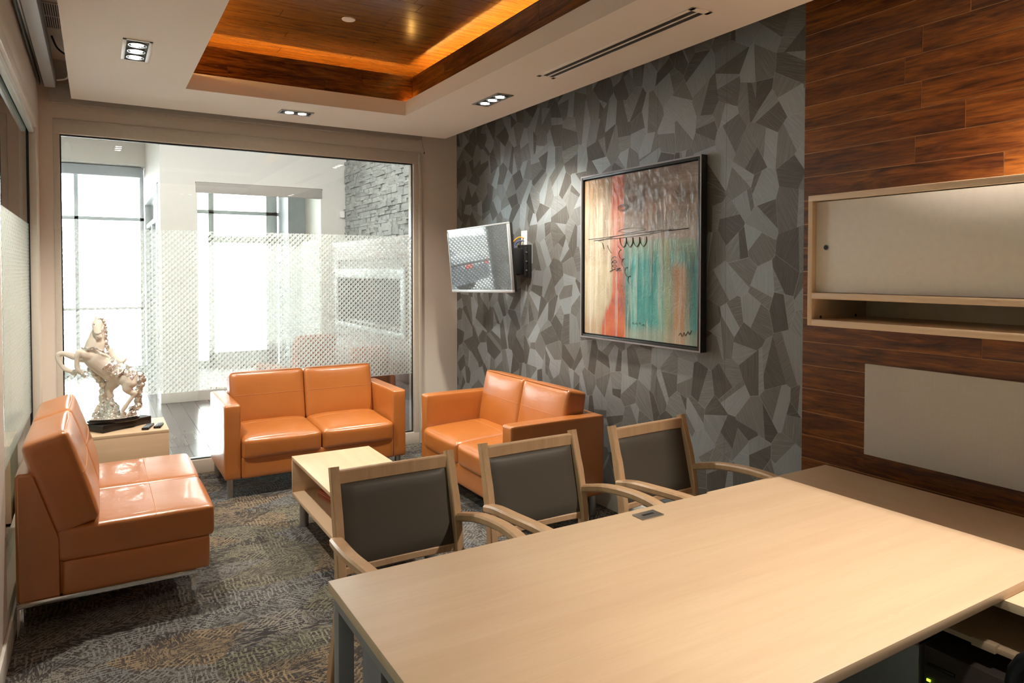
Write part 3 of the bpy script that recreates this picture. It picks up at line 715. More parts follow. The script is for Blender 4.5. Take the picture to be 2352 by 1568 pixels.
cyl('tabletop', (0, 0, .53), (0, 0, .55), .20, M['white'], st, seg=40, bev=.004)
cyl('stem', (0, 0, .02), (0, 0, .53), .02, M['chrome'], st); cyl('foot', (0, 0, 0), (0, 0, .02), .15, M['chrome'], st, bev=.004)

# parked car outside, seen as a dark shape through windows and in the television
car = empty('parked_car', (-3.6, 17.0, -.08), R(62), 'dark parked car outside the shop window, mirrored in the television', 'car')
def car_body():
    prof = [(-2.2, .35), (-2.2, .75), (-1.9, .95), (-1.2, 1.02), (-.75, 1.45), (.5, 1.50), (1.15, 1.42), (1.75, 1.02), (2.15, .92), (2.25, .6), (2.2, .32), (1.75, .30), (1.62, .55), (1.3, .66), (.98, .55), (.86, .28), (-.86, .28), (-.98, .55), (-1.3, .66), (-1.62, .55), (-1.75, .30)]
    bm = bmesh.new(); sides = []
    for yy, k in ((-.88, 1), (-.80, 1.0), (.80, 1.0), (.88, 1)):
        ring = []
        for (x, z) in prof:
            inset = .16 * max(0, (z - .95)) / .5
            zz = z - (.03 if abs(yy) > .85 else 0) * (1 if z > .9 else 0)
            ring.append(bm.verts.new((x, math.copysign(abs(yy) - inset, yy), zz)))
        sides.append(ring)
    n = len(prof)
    for A, B in zip(sides, sides[1:]):
        for i in range(n): bm.faces.new((A[i], A[(i + 1) % n], B[(i + 1) % n], B[i]))
    bm.faces.new(sides[0]); bm.faces.new(list(reversed(sides[-1])))
    bmesh.ops.recalc_face_normals(bm, faces=bm.faces)
    return bm
bm_obj('body', car_body(), M['carpaint'], car, 35)
for s in (-1, 1):
    bm = bmesh.new(); q = [(-1.02, 1.03), (-.66, 1.38), (.5, 1.42), (1.0, 1.36), (1.5, 1.03)]
    f = [bm.verts.new((x, s * (.892 - .16 * max(0, z - .95) / .5), z)) for x, z in q]; bm.faces.new(f if s < 0 else f[::-1])
    r_e = bmesh.ops.extrude_face_region(bm, geom=bm.faces[:]); [setattr(v, 'co', v.co + Vector((0, s * .012, 0))) for v in r_e['geom'] if isinstance(v, bmesh.types.BMVert)]
    bm_obj('side_window', bm, M['carglass'], car)
    for x in (-1.3, 1.3):
        wl = cyl('wheel', (x, s * .68, .33), (x, s * .90, .33), .33, M['tyre'], car, seg=28, bev=.02)
        cyl('hubcap', (x, s * .895, .33), (x, s * .915, .33), .2, M['silverpl'], wl, seg=20)
    box('tail_light', (-2.215, s * .55 - .18, .72), (-2.195, s * .55 + .18, .86), M['red'], car, bev=.008)
bm = bmesh.new(); f = [bm.verts.new(p) for p in ((1.72, -.70, 1.06), (1.72, .70, 1.06), (1.2, .60, 1.42), (1.2, -.60, 1.42))]; bm.faces.new(f)
bmesh.ops.solidify(bm, geom=bm.faces[:], thickness=-.02); bm_obj('windscreen', bm, M['carglass'], car)

# ================================================================== FURNITURE
# ---- loveseat with arms (front at local y = 0, back towards +y, x from 0 to 1.315)
def make_loveseat(name, label):
    t = empty(name, (0, 0, 0), 0, label, 'sofa', 'orange leather loveseats with arms'); L = M['leather']; Wd, D = 1.325, .70
    for x in (0, Wd - .108):
        cushion('arm', (.108, D, .515), L, t, (x + .054, D / 2, .392), r=.012, puff=(.003, .003, .003), n=8)
    cushion('seat_base', (Wd - .216, D - .04, .155), L, t, (Wd / 2, D / 2 - .035, .212), r=.014, puff=(0, .004, 0), n=8)
    cushion('back_panel', (Wd - .216, .10, .50), L, t, (Wd / 2, D - .05, .40), r=.012, puff=(0, 0, 0), n=6)
    cw = (Wd - .216) / 2
    for k in (0, 1):
        cx = .108 + cw * (k + .5)
        sz = (cw - .004, .585, .15); pf = (0, .012, .022)
        s = cushion('seat_cushion', sz, L, t, (cx, .262, .352), (R(2.2), 0, 0), r=.028, puff=pf, n=14, wr=.0015)
        seam_on(s, sz, pf, 0, .28, (2, 1), s)
        sz = (cw - .004, .155, .40); pf = (0, .022, .006)
        b = cushion('back_cushion', sz, L, t, (cx, .535, .598), (R(-11), 0, 0), r=.024, puff=pf, n=14, wr=.0015)
        seam_on(b, sz, pf, 0, .12, (1, -1), b)
        h = [q / 2 for q in sz]   # piping on the top front edge
        tube('piping', [(-h[0] + .02, -h[1] + .006, h[2] - .004), (0, -h[1] - .0, h[2] - .002), (h[0] - .02, -h[1] + .006, h[2] - .004)], .003, L, b, 6)
    for x in (.045, Wd - .045):
        for y in (.065, D - .06): cyl('leg', (x, y, 0), (x, y, .138), .023, M['steel'], t, seg=24, bev=.002)
    return t
sofa = make_loveseat('loveseat', 'orange leather loveseat with its back to the glass wall')
sofa.location = (.742, 5.055, 0)
sofa2 = copy_tree(sofa); sofa2['label'] = 'orange leather loveseat standing against the shard-patterned wall'
sofa2.rotation_euler = (0, 0, R(-90)); sofa2.location = (2.10, 4.835, 0)

# ---- armless two-seat sofa at the left (faces +x)
ls = empty('armless_sofa', (-.305, 3.565, 0), R(0), 'armless orange leather sofa on a chrome frame by the left glass wall', 'sofa')
L = M['leather']
cushion('seat_base', (.60, 1.13, .155), L, ls, (.46, .565, .238), r=.016, puff=(.004, .004, 0), n=8)
bm = bmesh.new()      # back panel with a sloping front
pr = [(0, .16), (.165, .16), (.165, .42), (.075, .705), (.062, .715), (.012, .715), (0, .703)]
A = [bm.verts.new((x, 0, z)) for x, z in pr]; B = [bm.verts.new((x, 1.13, z)) for x, z in pr]
for i in range(len(pr)): bm.faces.new((A[i], A[(i + 1) % len(pr)], B[(i + 1) % len(pr)], B[i]))
bm.faces.new(A[::-1]); bm.faces.new(B)
bmesh.ops.recalc_face_normals(bm, faces=bm.faces)
bmesh.ops.bevel(bm, geom=[e for e in bm.edges if (len(e.link_faces) == 2 and e.calc_face_angle() > .8)], offset=.012, segments=3, affect='EDGES')
bm_obj('back_panel', bm, L, ls, 50)
for k in (0, 1):
    yc = .2825 + k * .565
    sz = (.635, .562, .145); pf = (.008, 0, .014)
    s = cushion('seat_cushion', sz, L, ls, (.462, yc, .382), (0, R(0), 0), r=.020, puff=pf, n=14, wr=.0018)
    seam_on(s, sz, pf, 1, .22, (2, 1), s, .0013)
    sz = (.175, .560, .425); pf = (.014, 0, .006)
    b = cushion('back_cushion', sz, L, ls, (.165, yc, .655), (0, R(-17), 0), r=.024, puff=pf, n=14, wr=.0018)
    seam_on(b, sz, pf, 1, .05, (0, 1), b)
    h = [q / 2 for q in sz]
    tube('piping', [(h[0] - .012, -h[1] + .02, h[2] - .008), (h[0] - .0, 0, h[2] - .0), (h[0] - .012, h[1] - .02, h[2] - .008)], .003, L, b, 6)
cf = boxes('leg_frame', [((.0, .012, .138), (.70, .030, .160)), ((.0, 1.10, .138), (.70, 1.118, .160)), ((.0, .03, .135), (.02, 1.10, .158)), ((.68, .03, .135), (.70, 1.10, .158))], M['chrome'], ls, .002)
for x in (.0, .675):
    for y in (.012, 1.10): box('leg', (x, y, 0), (x + .025, y + .018, .138), M['chrome'], ls, bev=.002)

# ---- coffee table
ct = empty('coffee_table', (1.035, 3.22, 0), 0, 'low maple coffee table with an open shelf, in front of the sofas', 'table')
box('tabletop', (0, 0, .398), (.50, 1.18, .42), M['mapleY'], ct, bev=.0015)
box('shelf', (0, 0, .175), (.50, 1.18, .198), M['mapleY'], ct, bev=.0015)
box('side_panel', (0, 1.16, .198), (.50, 1.18, .398), M['maple'], ct, bev=.001); box('side_panel', (0, 0, .198), (.50, .02, .398), M['maple'], ct, bev=.001)
box('divider', (.30, .9, .198), (.318, 1.16, .398), M['maple'], ct); 
for x in (.055, .445):
    for y in (.08, 1.1): cyl('leg', (x, y, 0), (x, y, .175), .028, M['steel'], ct, seg=24, bev=.002)
mg = empty('magazine_stack', (1.18, 3.98, .198), R(8), 'stack of rust and brown magazines inside the coffee table', 'magazines')
for k in range(4): box('magazine', (0, 0, k * .012 + .001), (.15, .24, k * .012 + .0115), M['book'] if k % 2 else M['loungefabric'], mg, bev=.001)

# ---- corner side table
tt = empty('corner_table', (-.29, 5.225, 0), 0, 'maple cube side table in the corner carrying the horse figure', 'table')
box('tabletop', (0, 0, .478), (.705, .46, .50), M['maple'], tt, bev=.0015)
box('front_panel', (0, .0, .02), (.705, .018, .478), M['maple'], tt, bev=.001)
box('side_panel', (.687, .018, .02), (.705, .46, .478), M['maple'], tt, bev=.001); box('side_panel', (0, .018, .02), (.018, .46, .478), M['maple'], tt)
boxes('plinth', [((.02, .03, 0), (.68, .44, .02))], M['black'], tt)

# ---- remote controls
def remote(x, y, rz, label, l=.16, w=.045):
    t = empty('remote_control', (x, y, .5005), rz, label, 'remote control', 'remote controls on the corner table')
    box('case', (-w / 2, -l / 2, 0), (w / 2, l / 2, .016), M['black'], t, bev=.004)
    for i in range(3):
        for j in range(6): cyl('button', (-.012 + i * .012, -l * .32 + j * .02, .016), (-.012 + i * .012, -l * .32 + j * .02, .0175), .0035, M['silverpl'], t, seg=8)
    return t
remote(.295, 5.35, R(-16), 'longer black remote control beside the statue plinth')
remote(.36, 5.345, R(-14), 'short black remote control near the table edge', .115, .045)

# ---- horse statue on the table
PO = Vector((.029, 5.305)); ex = Vector((.326 - .029, 5.512 - 5.305)); ex.normalize()
hs = empty('horse_statue', (.095, 5.435, .50), 0, 'rearing cream and silver horse statue with saddle on a black plinth', 'statue')
pl_rot = math.atan2(5.512 - 5.305, .326 - .029)
bm = bmesh.new(); mt = Matrix.Translation((.029 - .095, 5.305 - 5.435, 0)) @ Matrix.Rotation(pl_rot, 4, 'Z')
add_box(bm, (0, 0, .0005), (.362, .235, .05), .003, 2, mt)
bm_obj('plinth', bm, M['blackwood'], hs, 40)
# picture-derived side view of the pose, turned into metres: u to the right, w up, d towards the back
HU0 = -.05
def hp(px, py, d=0.0):
    u = (px - 640) / (5.227 * 394.0) + HU0; w = (1412 - py) / (5.227 * 337.0) + .050
    return Vector((u - .0, d, w))
S = 1.0 / (5.227 * 368.0)
def fused(name, chains, balls, mat, parent, voxel=.0042):
    """one continuous body: tapered limbs fused by a voxel remesh and smoothed"""
    bm = bmesh.new()
    for ch in chains:
        P = []; rr = []
        pts = [(hp(a, b, d), r * S) for a, b, d, r in ch]
        Q = bez([p for p, r in pts], 6)
        for i in range(len(Q)):
            t = i / (len(Q) - 1) * (len(pts) - 1); k = min(int(t), len(pts) - 2); f = t - k; f = f * f * (3 - 2 * f)
            rr.append(pts[k][1] * (1 - f) + pts[k + 1][1] * f)
        add_tube(bm, Q, rr, 20)
        for q, r in ((Q[0], rr[0]), (Q[-1], rr[-1])): bmesh.ops.create_uvsphere(bm, u_segments=16, v_segments=10, radius=r, matrix=Matrix.Translation(q))
    for a, b, d, r, k in balls:
        bmesh.ops.create_uvsphere(bm, u_segments=20, v_segments=14, radius=r * S, matrix=Matrix.Translation(hp(a, b, d)) @ Matrix.Diagonal((1, k, 1, 1)))
    bmesh.ops.recalc_face_normals(bm, faces=bm.faces)
    o = bm_obj(name, bm, mat, parent, 180)
    rm = o.modifiers.new('remesh', 'REMESH'); rm.mode = 'VOXEL'; rm.voxel_size = voxel; rm.use_smooth_shade = True
    sm = o.modifiers.new('smooth', 'SMOOTH'); sm.factor = .5; sm.iterations = 7
    return o
fused('body', [
    [(500, 560, 0, 118), (540, 640, 0, 142), (650, 745, 0, 138), (780, 838, 0, 112), (905, 885, 0, 122), (945, 900, 0, 95)],
    [(510, 590, 0, 125), (530, 480, -.004, 112), (552, 380, -.006, 88), (575, 290, -.004, 70), (585, 225, 0, 58)],
    [(580, 205, -.004, 50), (556, 240, -.024, 60), (553, 300, -.044, 50), (566, 350, -.056, 42), (576, 378, -.060, 38)],
    [(470, 600, -.030, 80), (410, 585, -.050, 58), (355, 550, -.060, 44), (325, 575, -.064, 36), (314, 640, -.062, 30), (312, 715, -.061, 27), (335, 762, -.060, 31), (375, 798, -.058, 28), (395, 808, -.058, 32)],
    [(500, 650, .030, 85), (400, 645, .050, 58), (290, 622, .060, 44), (170, 582, .066, 34), (105, 580, .068, 34), (88, 625, .067, 30), (120, 700, .064, 24), (175, 762, .060, 29), (240, 790, .058, 27), (262, 800, .058, 32)],
    [(915, 900, -.02, 118), (930, 955, -.038, 96), (915, 1010, -.045, 68), (950, 1062, -.045, 44), (1000, 1082, -.045, 35), (965, 1130, -.045, 27), (915, 1190, -.045, 25), (878, 1238, -.045, 30), (852, 1275, -.045, 28)],
    [(800, 870, .01, 105), (735, 950, .034, 90), (690, 1020, .04, 66), (690, 1080, .04, 46), (712, 1118, .04, 38), (660, 1155, .04, 29), (590, 1200, .04, 26), (556, 1238, .04, 30), (530, 1280, .04, 28)],
], [(455, 560, -.034, 74, .8), (560, 620, -.050, 70, .6), (470, 640, -.036, 70, .7), (595, 300, -.022, 48, .8), (930, 905, -.030, 108, .8), (620, 700, -.030, 105, .7), (572, 372, -.064, 34, .8), (700, 830, -.01, 100, .9), (545, 205, -.010, 36, .8)], M['porcelain'], hs)
for px, d in ((532, .014), (640, -.012)):
    e0 = (545 if px < 600 else 632, 185); tip = (541, 128) if px < 600 else (656, 163)
    a = hp(e0[0], e0[1] + 15, d); b = hp(tip[0], tip[1], d - .004)
    cyl('ear', a, b, .011, M['porcelain'], hs, r2=.001, seg=12)
for d in (-.030,):
    bm = bmesh.new(); bmesh.ops.create_uvsphere(bm, u_segments=12, v_segments=8, radius=.0036, matrix=Matrix.Translation(hp(520, 232, -.050)))
    bm_obj('eye', bm, M['black'], hs, 180)
bm = bmesh.new(); bmesh.ops.create_uvsphere(bm, u_segments=10, v_segments=8, radius=.0024, matrix=Matrix.Translation(hp(560, 385, -.080)))
bm_obj('nostril', bm, M['blackwood'], hs, 180)
# hooves
for (x0, y0, x1, y1, d) in ((372, 795, 425, 820, -.058), (250, 795, 310, 815, .058), (850, 1290, 850, 1345, -.045), (525, 1290, 520, 1350, .04)):
    cyl('hoof', hp(x0, y0, d), hp(x1, y1, d), .019, M['silver'], hs, r2=.025, seg=16, bev=.003)
# mane, tail, bridle, breast strap
def lump_tube(name, pts, rads, mat, parent, lump=.35, seg=12, n=6, tgt=None):
    P = bez([hp(*p) for p in pts], n); rr = []
    for i in range(len(P)):
        t = i / (len(P) - 1) * (len(rads) - 1); k = min(int(t), len(rads) - 2); rr.append((rads[k] * (k + 1 - t) + rads[k + 1] * (t - k)) * S)
    bm = bmesh.new(); add_tube(bm, P, rr, seg)
    for v in bm.verts: v.co += Vector((noise.noise(v.co * 60), noise.noise(v.co * 60 + Vector((9, 0, 0))), noise.noise(v.co * 60 + Vector((0, 9, 0))))) * lump * .02
    bmesh.ops.recalc_face_normals(bm, faces=bm.faces)
    return bm_obj(name, bm, mat, parent, 180)
lump_tube('mane', [(575, 172, -.02), (620, 190, -.01), (645, 250, -.005), (652, 330, -.005), (650, 420, -.005), (665, 500, -.005), (690, 560, 0)], [16, 22, 26, 26, 28, 26, 16], M['silver'], hs, .7, n=8)
lump_tube('tail', [(1010, 840, -.01), (1070, 865, -.01), (1098, 930, -.01), (1065, 1010, -.01), (1035, 1090, -.01), (1050, 1180, -.01), (1030, 1260, -.01), (930, 1290, -.01)], [22, 28, 40, 44, 50, 42, 50, 26], M['silver'], hs, .9, n=8)
lump_tube('bridle', [(500, 262, -.040), (525, 330, -.070), (575, 335, -.082), (615, 318, -.060), (640, 270, -.03)], [5, 5, 5, 5], M['silver'], hs, .05, 8)
lump_tube('breast_strap', [(365, 500, -.030), (430, 522, -.066), (510, 500, -.078), (590, 535, -.080), (690, 585, -.060)], [13, 15, 13, 13, 14], M['silver'], hs, .25, 8)
# saddle blanket: shell wrapped over the trunk
def shell(name, s0, s1, a0, a1, k, mat, nz, ns=16, na=16, taper=0.0):
    Apt, Bpt = hp(600, 690), hp(880, 880); ax = (Bpt - Apt); dirn = ax.normalized(); up = Vector((dirn.z * -1, 0, dirn.x)); up.normalize()
    if up.z < 0: up = -up
    bm = bmesh.new(); g = []
    for i in range(ns + 1):
        s = s0 + (s1 - s0) * i / ns; row = []
        for j in range(na + 1):
            an = R(a0 + (a1 - a0) * j / na); rr = (142 - 26 * math.sin(min(max(s, 0), 1) * math.pi)) * S * k
            p = Apt + ax * (s + taper * (j / na - .5)) + (up * math.cos(an) + Vector((0, -1, 0)) * math.sin(an)) * rr
            p += (up * math.cos(an) + Vector((0, -1, 0)) * math.sin(an)) * noise.noise(p * 55) * nz
            row.append(bm.verts.new(p))
        g.append(row)
    for i in range(ns):
        for j in range(na): bm.faces.new((g[i][j], g[i + 1][j], g[i + 1][j + 1], g[i][j + 1]))
    bmesh.ops.recalc_face_normals(bm, faces=bm.faces)
    bmesh.ops.solidify(bm, geom=bm.faces[:], thickness=.004)
    return bm_obj(name, bm, mat, hs, 180)
shell('saddle_blanket', .15, .80, -70, 112, 1.17, M['silver'], .004)
shell('girth', .50, .64, -60, 170, 1.12, M['silver'], .004, 6, 20)
shell('rump_tassels', .80, 1.25, -50, 78, 1.10, M['silver'], .010, 14, 14)
P = bez([hp(705, 520, -.02), hp(725, 600, -.02), hp(775, 670, -.02), (hp(840, 700, -.02)), hp(900, 660, -.02)], 5)
bm = bmesh.new(); add_tube(bm, P, [.012 + .010 * math.sin(i / (len(P) - 1) * math.pi) for i in range(len(P))], 12)
for v in bm.verts: v.co.y = (v.co.y + .036) * 2.2 - .02
bmesh.ops.recalc_face_normals(bm, faces=bm.faces); bm_obj('saddle', bm, M['porcelain'], hs, 180)
lump_tube('support_stump', [(680, 1330, .03), (625, 1180, .045), (620, 1040, .045), (600, 930, .03), (520, 840, .02), (440, 760, .03)], [120, 60, 42, 40, 26, 18], M['silver'], hs, .9, 14)
lump_tube('rock_support', [(720, 1360, -.005), (730, 1280, 0), (725, 1200, .01), (712, 1130, .02)], [120, 85, 48, 20], M['silver'], hs, .9, 14)
# oval base: black underside, silver rocky top
def oval(name, z0, z1, ax, ay, mat, nz, k=1.0):
    bm = bmesh.new(); c = hp(740, 1350, 0); n = 40; rings = []
    lev = [(z0, k * .93), (z0 + (z1 - z0) * .5, 1.0), (z1, .97 if nz == 0 else .9)]
    for z, s in lev: rings.append([bm.verts.new((c.x + ax * s * math.cos(2 * math.pi * i / n), ay * s * math.sin(2 * math.pi * i / n), z)) for i in range(n)])
    for q in (.66, .33): rings.append([bm.verts.new((c.x + ax * q * math.cos(2 * math.pi * i / n), ay * q * math.sin(2 * math.pi * i / n), z1 + (0 if nz == 0 else (.018 * (1 - q) + nz * noise.noise(Vector((ax * q * math.cos(2 * math.pi * i / n), ay * q * math.sin(2 * math.pi * i / n), 0)) * 40))))) for i in range(n)])
    for A, B in zip(rings, rings[1:]):
        for i in range(n): bm.faces.new((A[i], A[(i + 1) % n], B[(i + 1) % n], B[i]))
    bm.faces.new(rings[-1]); bm.faces.new(rings[0][::-1]); bmesh.ops.recalc_face_normals(bm, faces=bm.faces)
    o = bm_obj(name, bm, mat, hs, 60); return o
lump_tube('rock_rim', [(500, 1345, -.03), (620, 1352, -.045), (760, 1350, -.05), (900, 1335, -.04), (1010, 1310, -.02)], [26, 34, 36, 38, 30], M['silver'], hs, .8, 12)
oval('oval_base', .0505,   .072, .158, .080, M['blackwood'], 0)
oval('rocky_ground', .0722, .088, .154, .078, M['silver'], .012)

# ---- armchairs facing the desk (local: back at y=0, seat towards -y)
def make_chair():
    t = empty('armchair', (0, 0, 0), 0, None, 'chair', 'beech armchairs along the desk'); Wd = M['beech']; w = .245
    for s in (-1, 1):
        pts = bez([(s * (w - .012), .10, .0), (s * (w - .012), .02, .24), (s * (w - .012), -.03, .45), (s * (w - .012), .0, .66), (s * (w - .014), .055, .862)], 5)
        bar('back_post', pts, .033, [.05] * 4 + [.042] * (len(pts) - 8) + [.034] * 4, Wd, t, .004)
        pts = bez([(s * (w - .015), -.475, .0), (s * (w - .012), -.465, .35), (s * (w - .008), -.45, .63)], 4)
        bar('front_leg', pts, .036, .036, Wd, t, .004)
        pts = bez([(s * (w - .0), -.02, .616), (s * (w + .022), -.14, .644), (s * (w + .032), -.28, .658), (s * (w + .025), -.40, .662), (s * (w + .012), -.50, .658)], 5)
        bar('armrest', pts, .048, [.031] * len(pts), Wd, t, .007)
    def rail(name, z, h, y, d, bow, ww):
        pts = [(x, y + bow * (1 - (x / ww) ** 2), z) for x in [ww * (i / 8 * 2 - 1) for i in range(9)]]
        return bar(name, pts, d, h, Wd, t, .004, Vector((0, 1, 0)))
    rail('top_rail', .824, .050, .048, .026, .004, w - .026)
    rail('bottom_rail', .505, .028, -.022, .026, .012, w - .026)
    # upholstered panel between the rails
    bm = bmesh.new(); nx, nz = 14, 12; hw = w - .030
    for face in (-1, 1):
        g = []
        for i in range(nx + 1):
            row = []
            for j in range(nz + 1):
                a, b = i / nx * 2 - 1, j / nz
                z = .520 + b * (.803 - .520) ; y = -.022 + b * .068 + .006 * (1 - a * a)
                k = (1 - a ** 6) * (1 - (2 * b - 1) ** 6)
                row.append(bm.verts.new((a * hw, y + face * (.006 + .013 * k ** .5), z)))
            g.append(row)
        for i in range(nx):
            for j in range(nz):
                q = (g[i][j], g[i + 1][j], g[i + 1][j + 1], g[i][j + 1]); bm.faces.new(q if face < 0 else q[::-1])
        if face < 0: G0 = g
    for i in range(nx):
        bm.faces.new((G0[i][0], g[i][0], g[i + 1][0], G0[i + 1][0])); bm.faces.new((G0[i][nz], G0[i + 1][nz], g[i + 1][nz], g[i][nz]))
    for j in range(nz):
        bm.faces.new((G0[0][j], G0[0][j + 1], g[0][j + 1], g[0][j])); bm.faces.new((G0[nx][j], g[nx][j], g[nx][j + 1], G0[nx][j + 1]))
    bmesh.ops.recalc_face_normals(bm, faces=bm.faces); bm_obj('backrest', bm, M['taupe'], t, 60)
    cushion('seat', (.44, .43, .07), M['taupe'], t, (0, -.245, .425), r=.025, puff=(0, 0, .012), n=8)
    boxes('seat_frame', [((-.225, -.45, .345), (.225, -.425, .39)), ((-.235, -.44, .345), (-.212, -.02, .39)), ((.212, -.44, .345), (.235, -.02, .39)), ((-.21, -.045, .345), (.21, -.02, .39))], Wd, t, .003)
    return t
ch = make_chair()
spots = [(.967, 2.437, R(0), 'beech armchair with taupe back, nearest the coffee table and left end of desk'),
         (1.600, 2.468, R(1.0), 'beech armchair with taupe back, the middle one of three along the desk'),
         (2.268, 2.455, R(3.0), 'beech armchair with taupe back, the one by the patterned wall')]
for i, (x, y, rz, lb) in enumerate(spots):
    o = ch if i == 0 else copy_tree(ch)
    o.location = (x, y, 0); o.rotation_euler = (0, 0, rz); o['label'] = lb

# ---- desk
dk = empty('desk', (.529, .881, 0), 0, 'large maple topped desk with grey metal legs', 'desk')
DW, DD = 1.851, .968
box('desktop', (0, 0, .713), (DW, DD, .74), M['maple'], dk, bev=.0018)
box('top_rail', (.012, .01, .672), (.055, DD - .01, .7125), M['greymetal'], dk, bev=.003)
for y in (.01, DD - .052): box('leg', (.012, y, 0), (.055, y + .042, .672), M['greymetal'], dk, bev=.003)
box('end_panel', (.075, DD - .20, .02), (.095, DD - .06, .67), M['greymetal'], dk, bev=.002)
box('modesty_panel', (.10, DD - .32, .22), (1.49, DD - .30, .71), M['darkpanel'], dk, bev=.002)
box('cross_rail', (.055, DD - .045, .672), (1.49, DD - .015, .7125), M['greymetal'], dk)
# ---- grommet box set in the desktop
gr = empty('desk_power_grommet', (1.614, 1.783, .7402), R(.8), 'small brushed metal power grommet set in the desktop', 'power outlet')
box('cover', (-.048, -.028, 0), (.048, .028, .0045), M['steel'], gr, bev=.002)
box('slot', (-.026, -.006, .0044), (.024, .006, .0052), M['blackgasket'], gr, bev=.002)
# ---- return / credenza along the right wall, under the desk's right end
rt = empty('desk_return', (2.04, -1.2, 0), 0, 'maple return unit running along the timber wall under the cabinet', 'credenza')
box('worktop', (0, 0, .687), (.745, 3.12, .7125), M['mapleY'], rt, bev=.0015)
box('end_panel', (.02, 3.09, 0), (.73, 3.11, .687), M['maple'], rt, bev=.001)
box('back_panel', (.715, .02, .05), (.73, 3.09, .687), M['darkpanel'], rt)
box('divider', (.02, 1.86, 0), (.715, 1.878, .687), M['maple'], rt)
box('shelf', (.02, 1.878, .553), (.715, 2.62, .568), M['mapleY'], rt, bev=.001)
box('shelf_stop', (.008, 2.105, .553), (.035, 2.165, .576), M['maple'], rt, bev=.002)
box('divider', (.02, 2.62, 0), (.715, 2.638, .687), M['maple'], rt)
pd = box('drawer', (.0, 1.885, .06), (.60, 2.285, .50), M['darkpanel'], rt, bev=.003)
box('handle_slot', (-.006, 2.20, .445), (.002, 2.275, .455), M['black'], pd, bev=.002)
box('indicator', (-.004, 2.265, .40), (.0, 2.275, .406), M['greenled'], pd)
pf = box('file_drawer', (.0, 2.30, .03), (.60, 2.61, .50), M['file'], rt, bev=.003)
box('handle', (-.008, 2.42, .395), (.001, 2.47, .407), M['black'], pf, bev=.003)
box('drawer_top', (-.004, 2.30, .488), (.60, 2.61, .503), M['greymetal'], pf, bev=.002)
# ---- wall cabinet
wc = empty('wall_cabinet', (2.51, 1.821, 1.354), 0, 'maple wall cabinet with a white sliding door above an open shelf', 'cabinet')
LN = 2.4; dpt = 2.896 - 2.51
box('top_board', (0, -LN, .507), (dpt, 0, .530), M['mapleY'], wc, bev=.001)
box('middle_shelf', (0, -LN, .110), (dpt, -.020, .135), M['mapleY'], wc, bev=.001)
box('bottom_board', (0, -LN, 0), (dpt, -.020, .026), M['mapleY'], wc, bev=.001)
box('side_panel', (0, -.020, 0), (dpt, 0, .507), M['maple'], wc, bev=.001); box('side_panel', (0, -LN, .026), (dpt, -LN + .02, .507), M['maple'], wc)
box('back_board', (dpt - .01, -LN + .02, .026), (dpt, -.02, .507), M['maple'], wc)
dr = box('sliding_door', (.024, -1.25, .1365), (.040, -.021, .5035), M['doorwhite'], wc, bev=.0005)
box('sliding_door', (.046, -LN + .03, .1365), (.060, -1.15, .5035), M['doorwhite'], wc)
cyl('finger_pull', (.0215, -.068, .318), (.0245, -.068, .318), .0125, M['steel'], dr, seg=24)
cyl('finger_hole', (.0205, -.068, .318), (.0225, -.068, .318), .0095, M['black'], dr, seg=24)
for x, z in ((.06, .033), (.30, .033)): cyl('dowel_hole', (x, -.0215, z), (x, -.0195, z), .006, M['blackgasket'], wc, seg=12)
# ---- pinboard
tb = empty('pinboard', (2.8962, 0, 0), 0, 'grey fabric pinboard on the timber wall above the return', 'board')
box('board', (-.016, -.6, .775), (-.0005, 1.80, 1.172), M['tack'], tb, bev=.001)
for a in (.6,): pass

# ---- television on its swing mount
tv = empty('television', (2.60, 4.863, 1.665), R(-86.4), 'silver framed flat television angled out from the patterned wall', 'television')
tv.rotation_euler = Euler((R(4.6), R(-1.2), R(-86.4)), 'XYZ')
hw, hh = .454, .263
boxes('bezel', [((-hw, -.0, -hh), (hw, .022, -hh + .022)), ((-hw, 0, hh - .012), (hw, .022, hh)), ((-hw, 0, -hh + .022), (-hw + .012, .022, hh - .012)), ((hw - .012, 0, -hh + .022), (hw, .022, hh - .012))], M['silverpl'], tv, .003)
box('screen', (-hw + .012, .003, -hh + .022), (hw - .012, .010, hh - .012), M['screen'], tv)
box('back_shell', (-hw + .004, .022, -hh + .004), (hw - .004, .05, hh - .004), M['black'], tv, bev=.008)
mn = empty('television_mount', (2.91, 4.66, 1.65), 0, 'black folding wall bracket behind the television', 'bracket')
box('wall_plate', (-.028, -.11, -.13), (-.001, .06, .13), M['black'], mn, bev=.004)
box('side_cheek', (-.06, -.10, -.11), (-.028, -.085, .11), M['black'], mn, bev=.003); box('side_cheek', (-.06, .03, -.11), (-.028, .045, .11), M['black'], mn, bev=.003)
box('arm', (-.19, -.07, -.10), (-.05, -.045, .10), M['black'], mn, bev=.004); box('arm', (-.20, .03, -.07), (-.05, .05, .07), M['black'], mn, bev=.004)
box('head_plate', (-.222, -.12, -.13), (-.195, .22, .13), M['black'], mn, bev=.004)
for z in (-.07, .0, .07): cyl('bolt', (-.045, -.106, z), (-.045, -.10, z), .006, M['steel'], mn, seg=10)
wp = empty('wall_socket_plate', (2.9095, 4.658, 1.831), 0, 'white narrow wall plate with two cables beside the television', 'wall plate')
box('plate', (-.006, -.042, -.061), (0, .042, .061), M['white'], wp, bev=.003)
for z in (-.045, .048): cyl('screw', (-.0075, 0, z), (-.006, 0, z), .004, M['steel'], wp, seg=10)
tag(tube('cable', bez([(2.903, 4.655, 1.835), (2.87, 4.68, 1.84), (2.84, 4.72, 1.80), (2.84, 4.725, 1.755)], 6), .0045, M['orangecable'], None, 8), 'orange cable arching from the white wall plate to the bracket', 'cable')
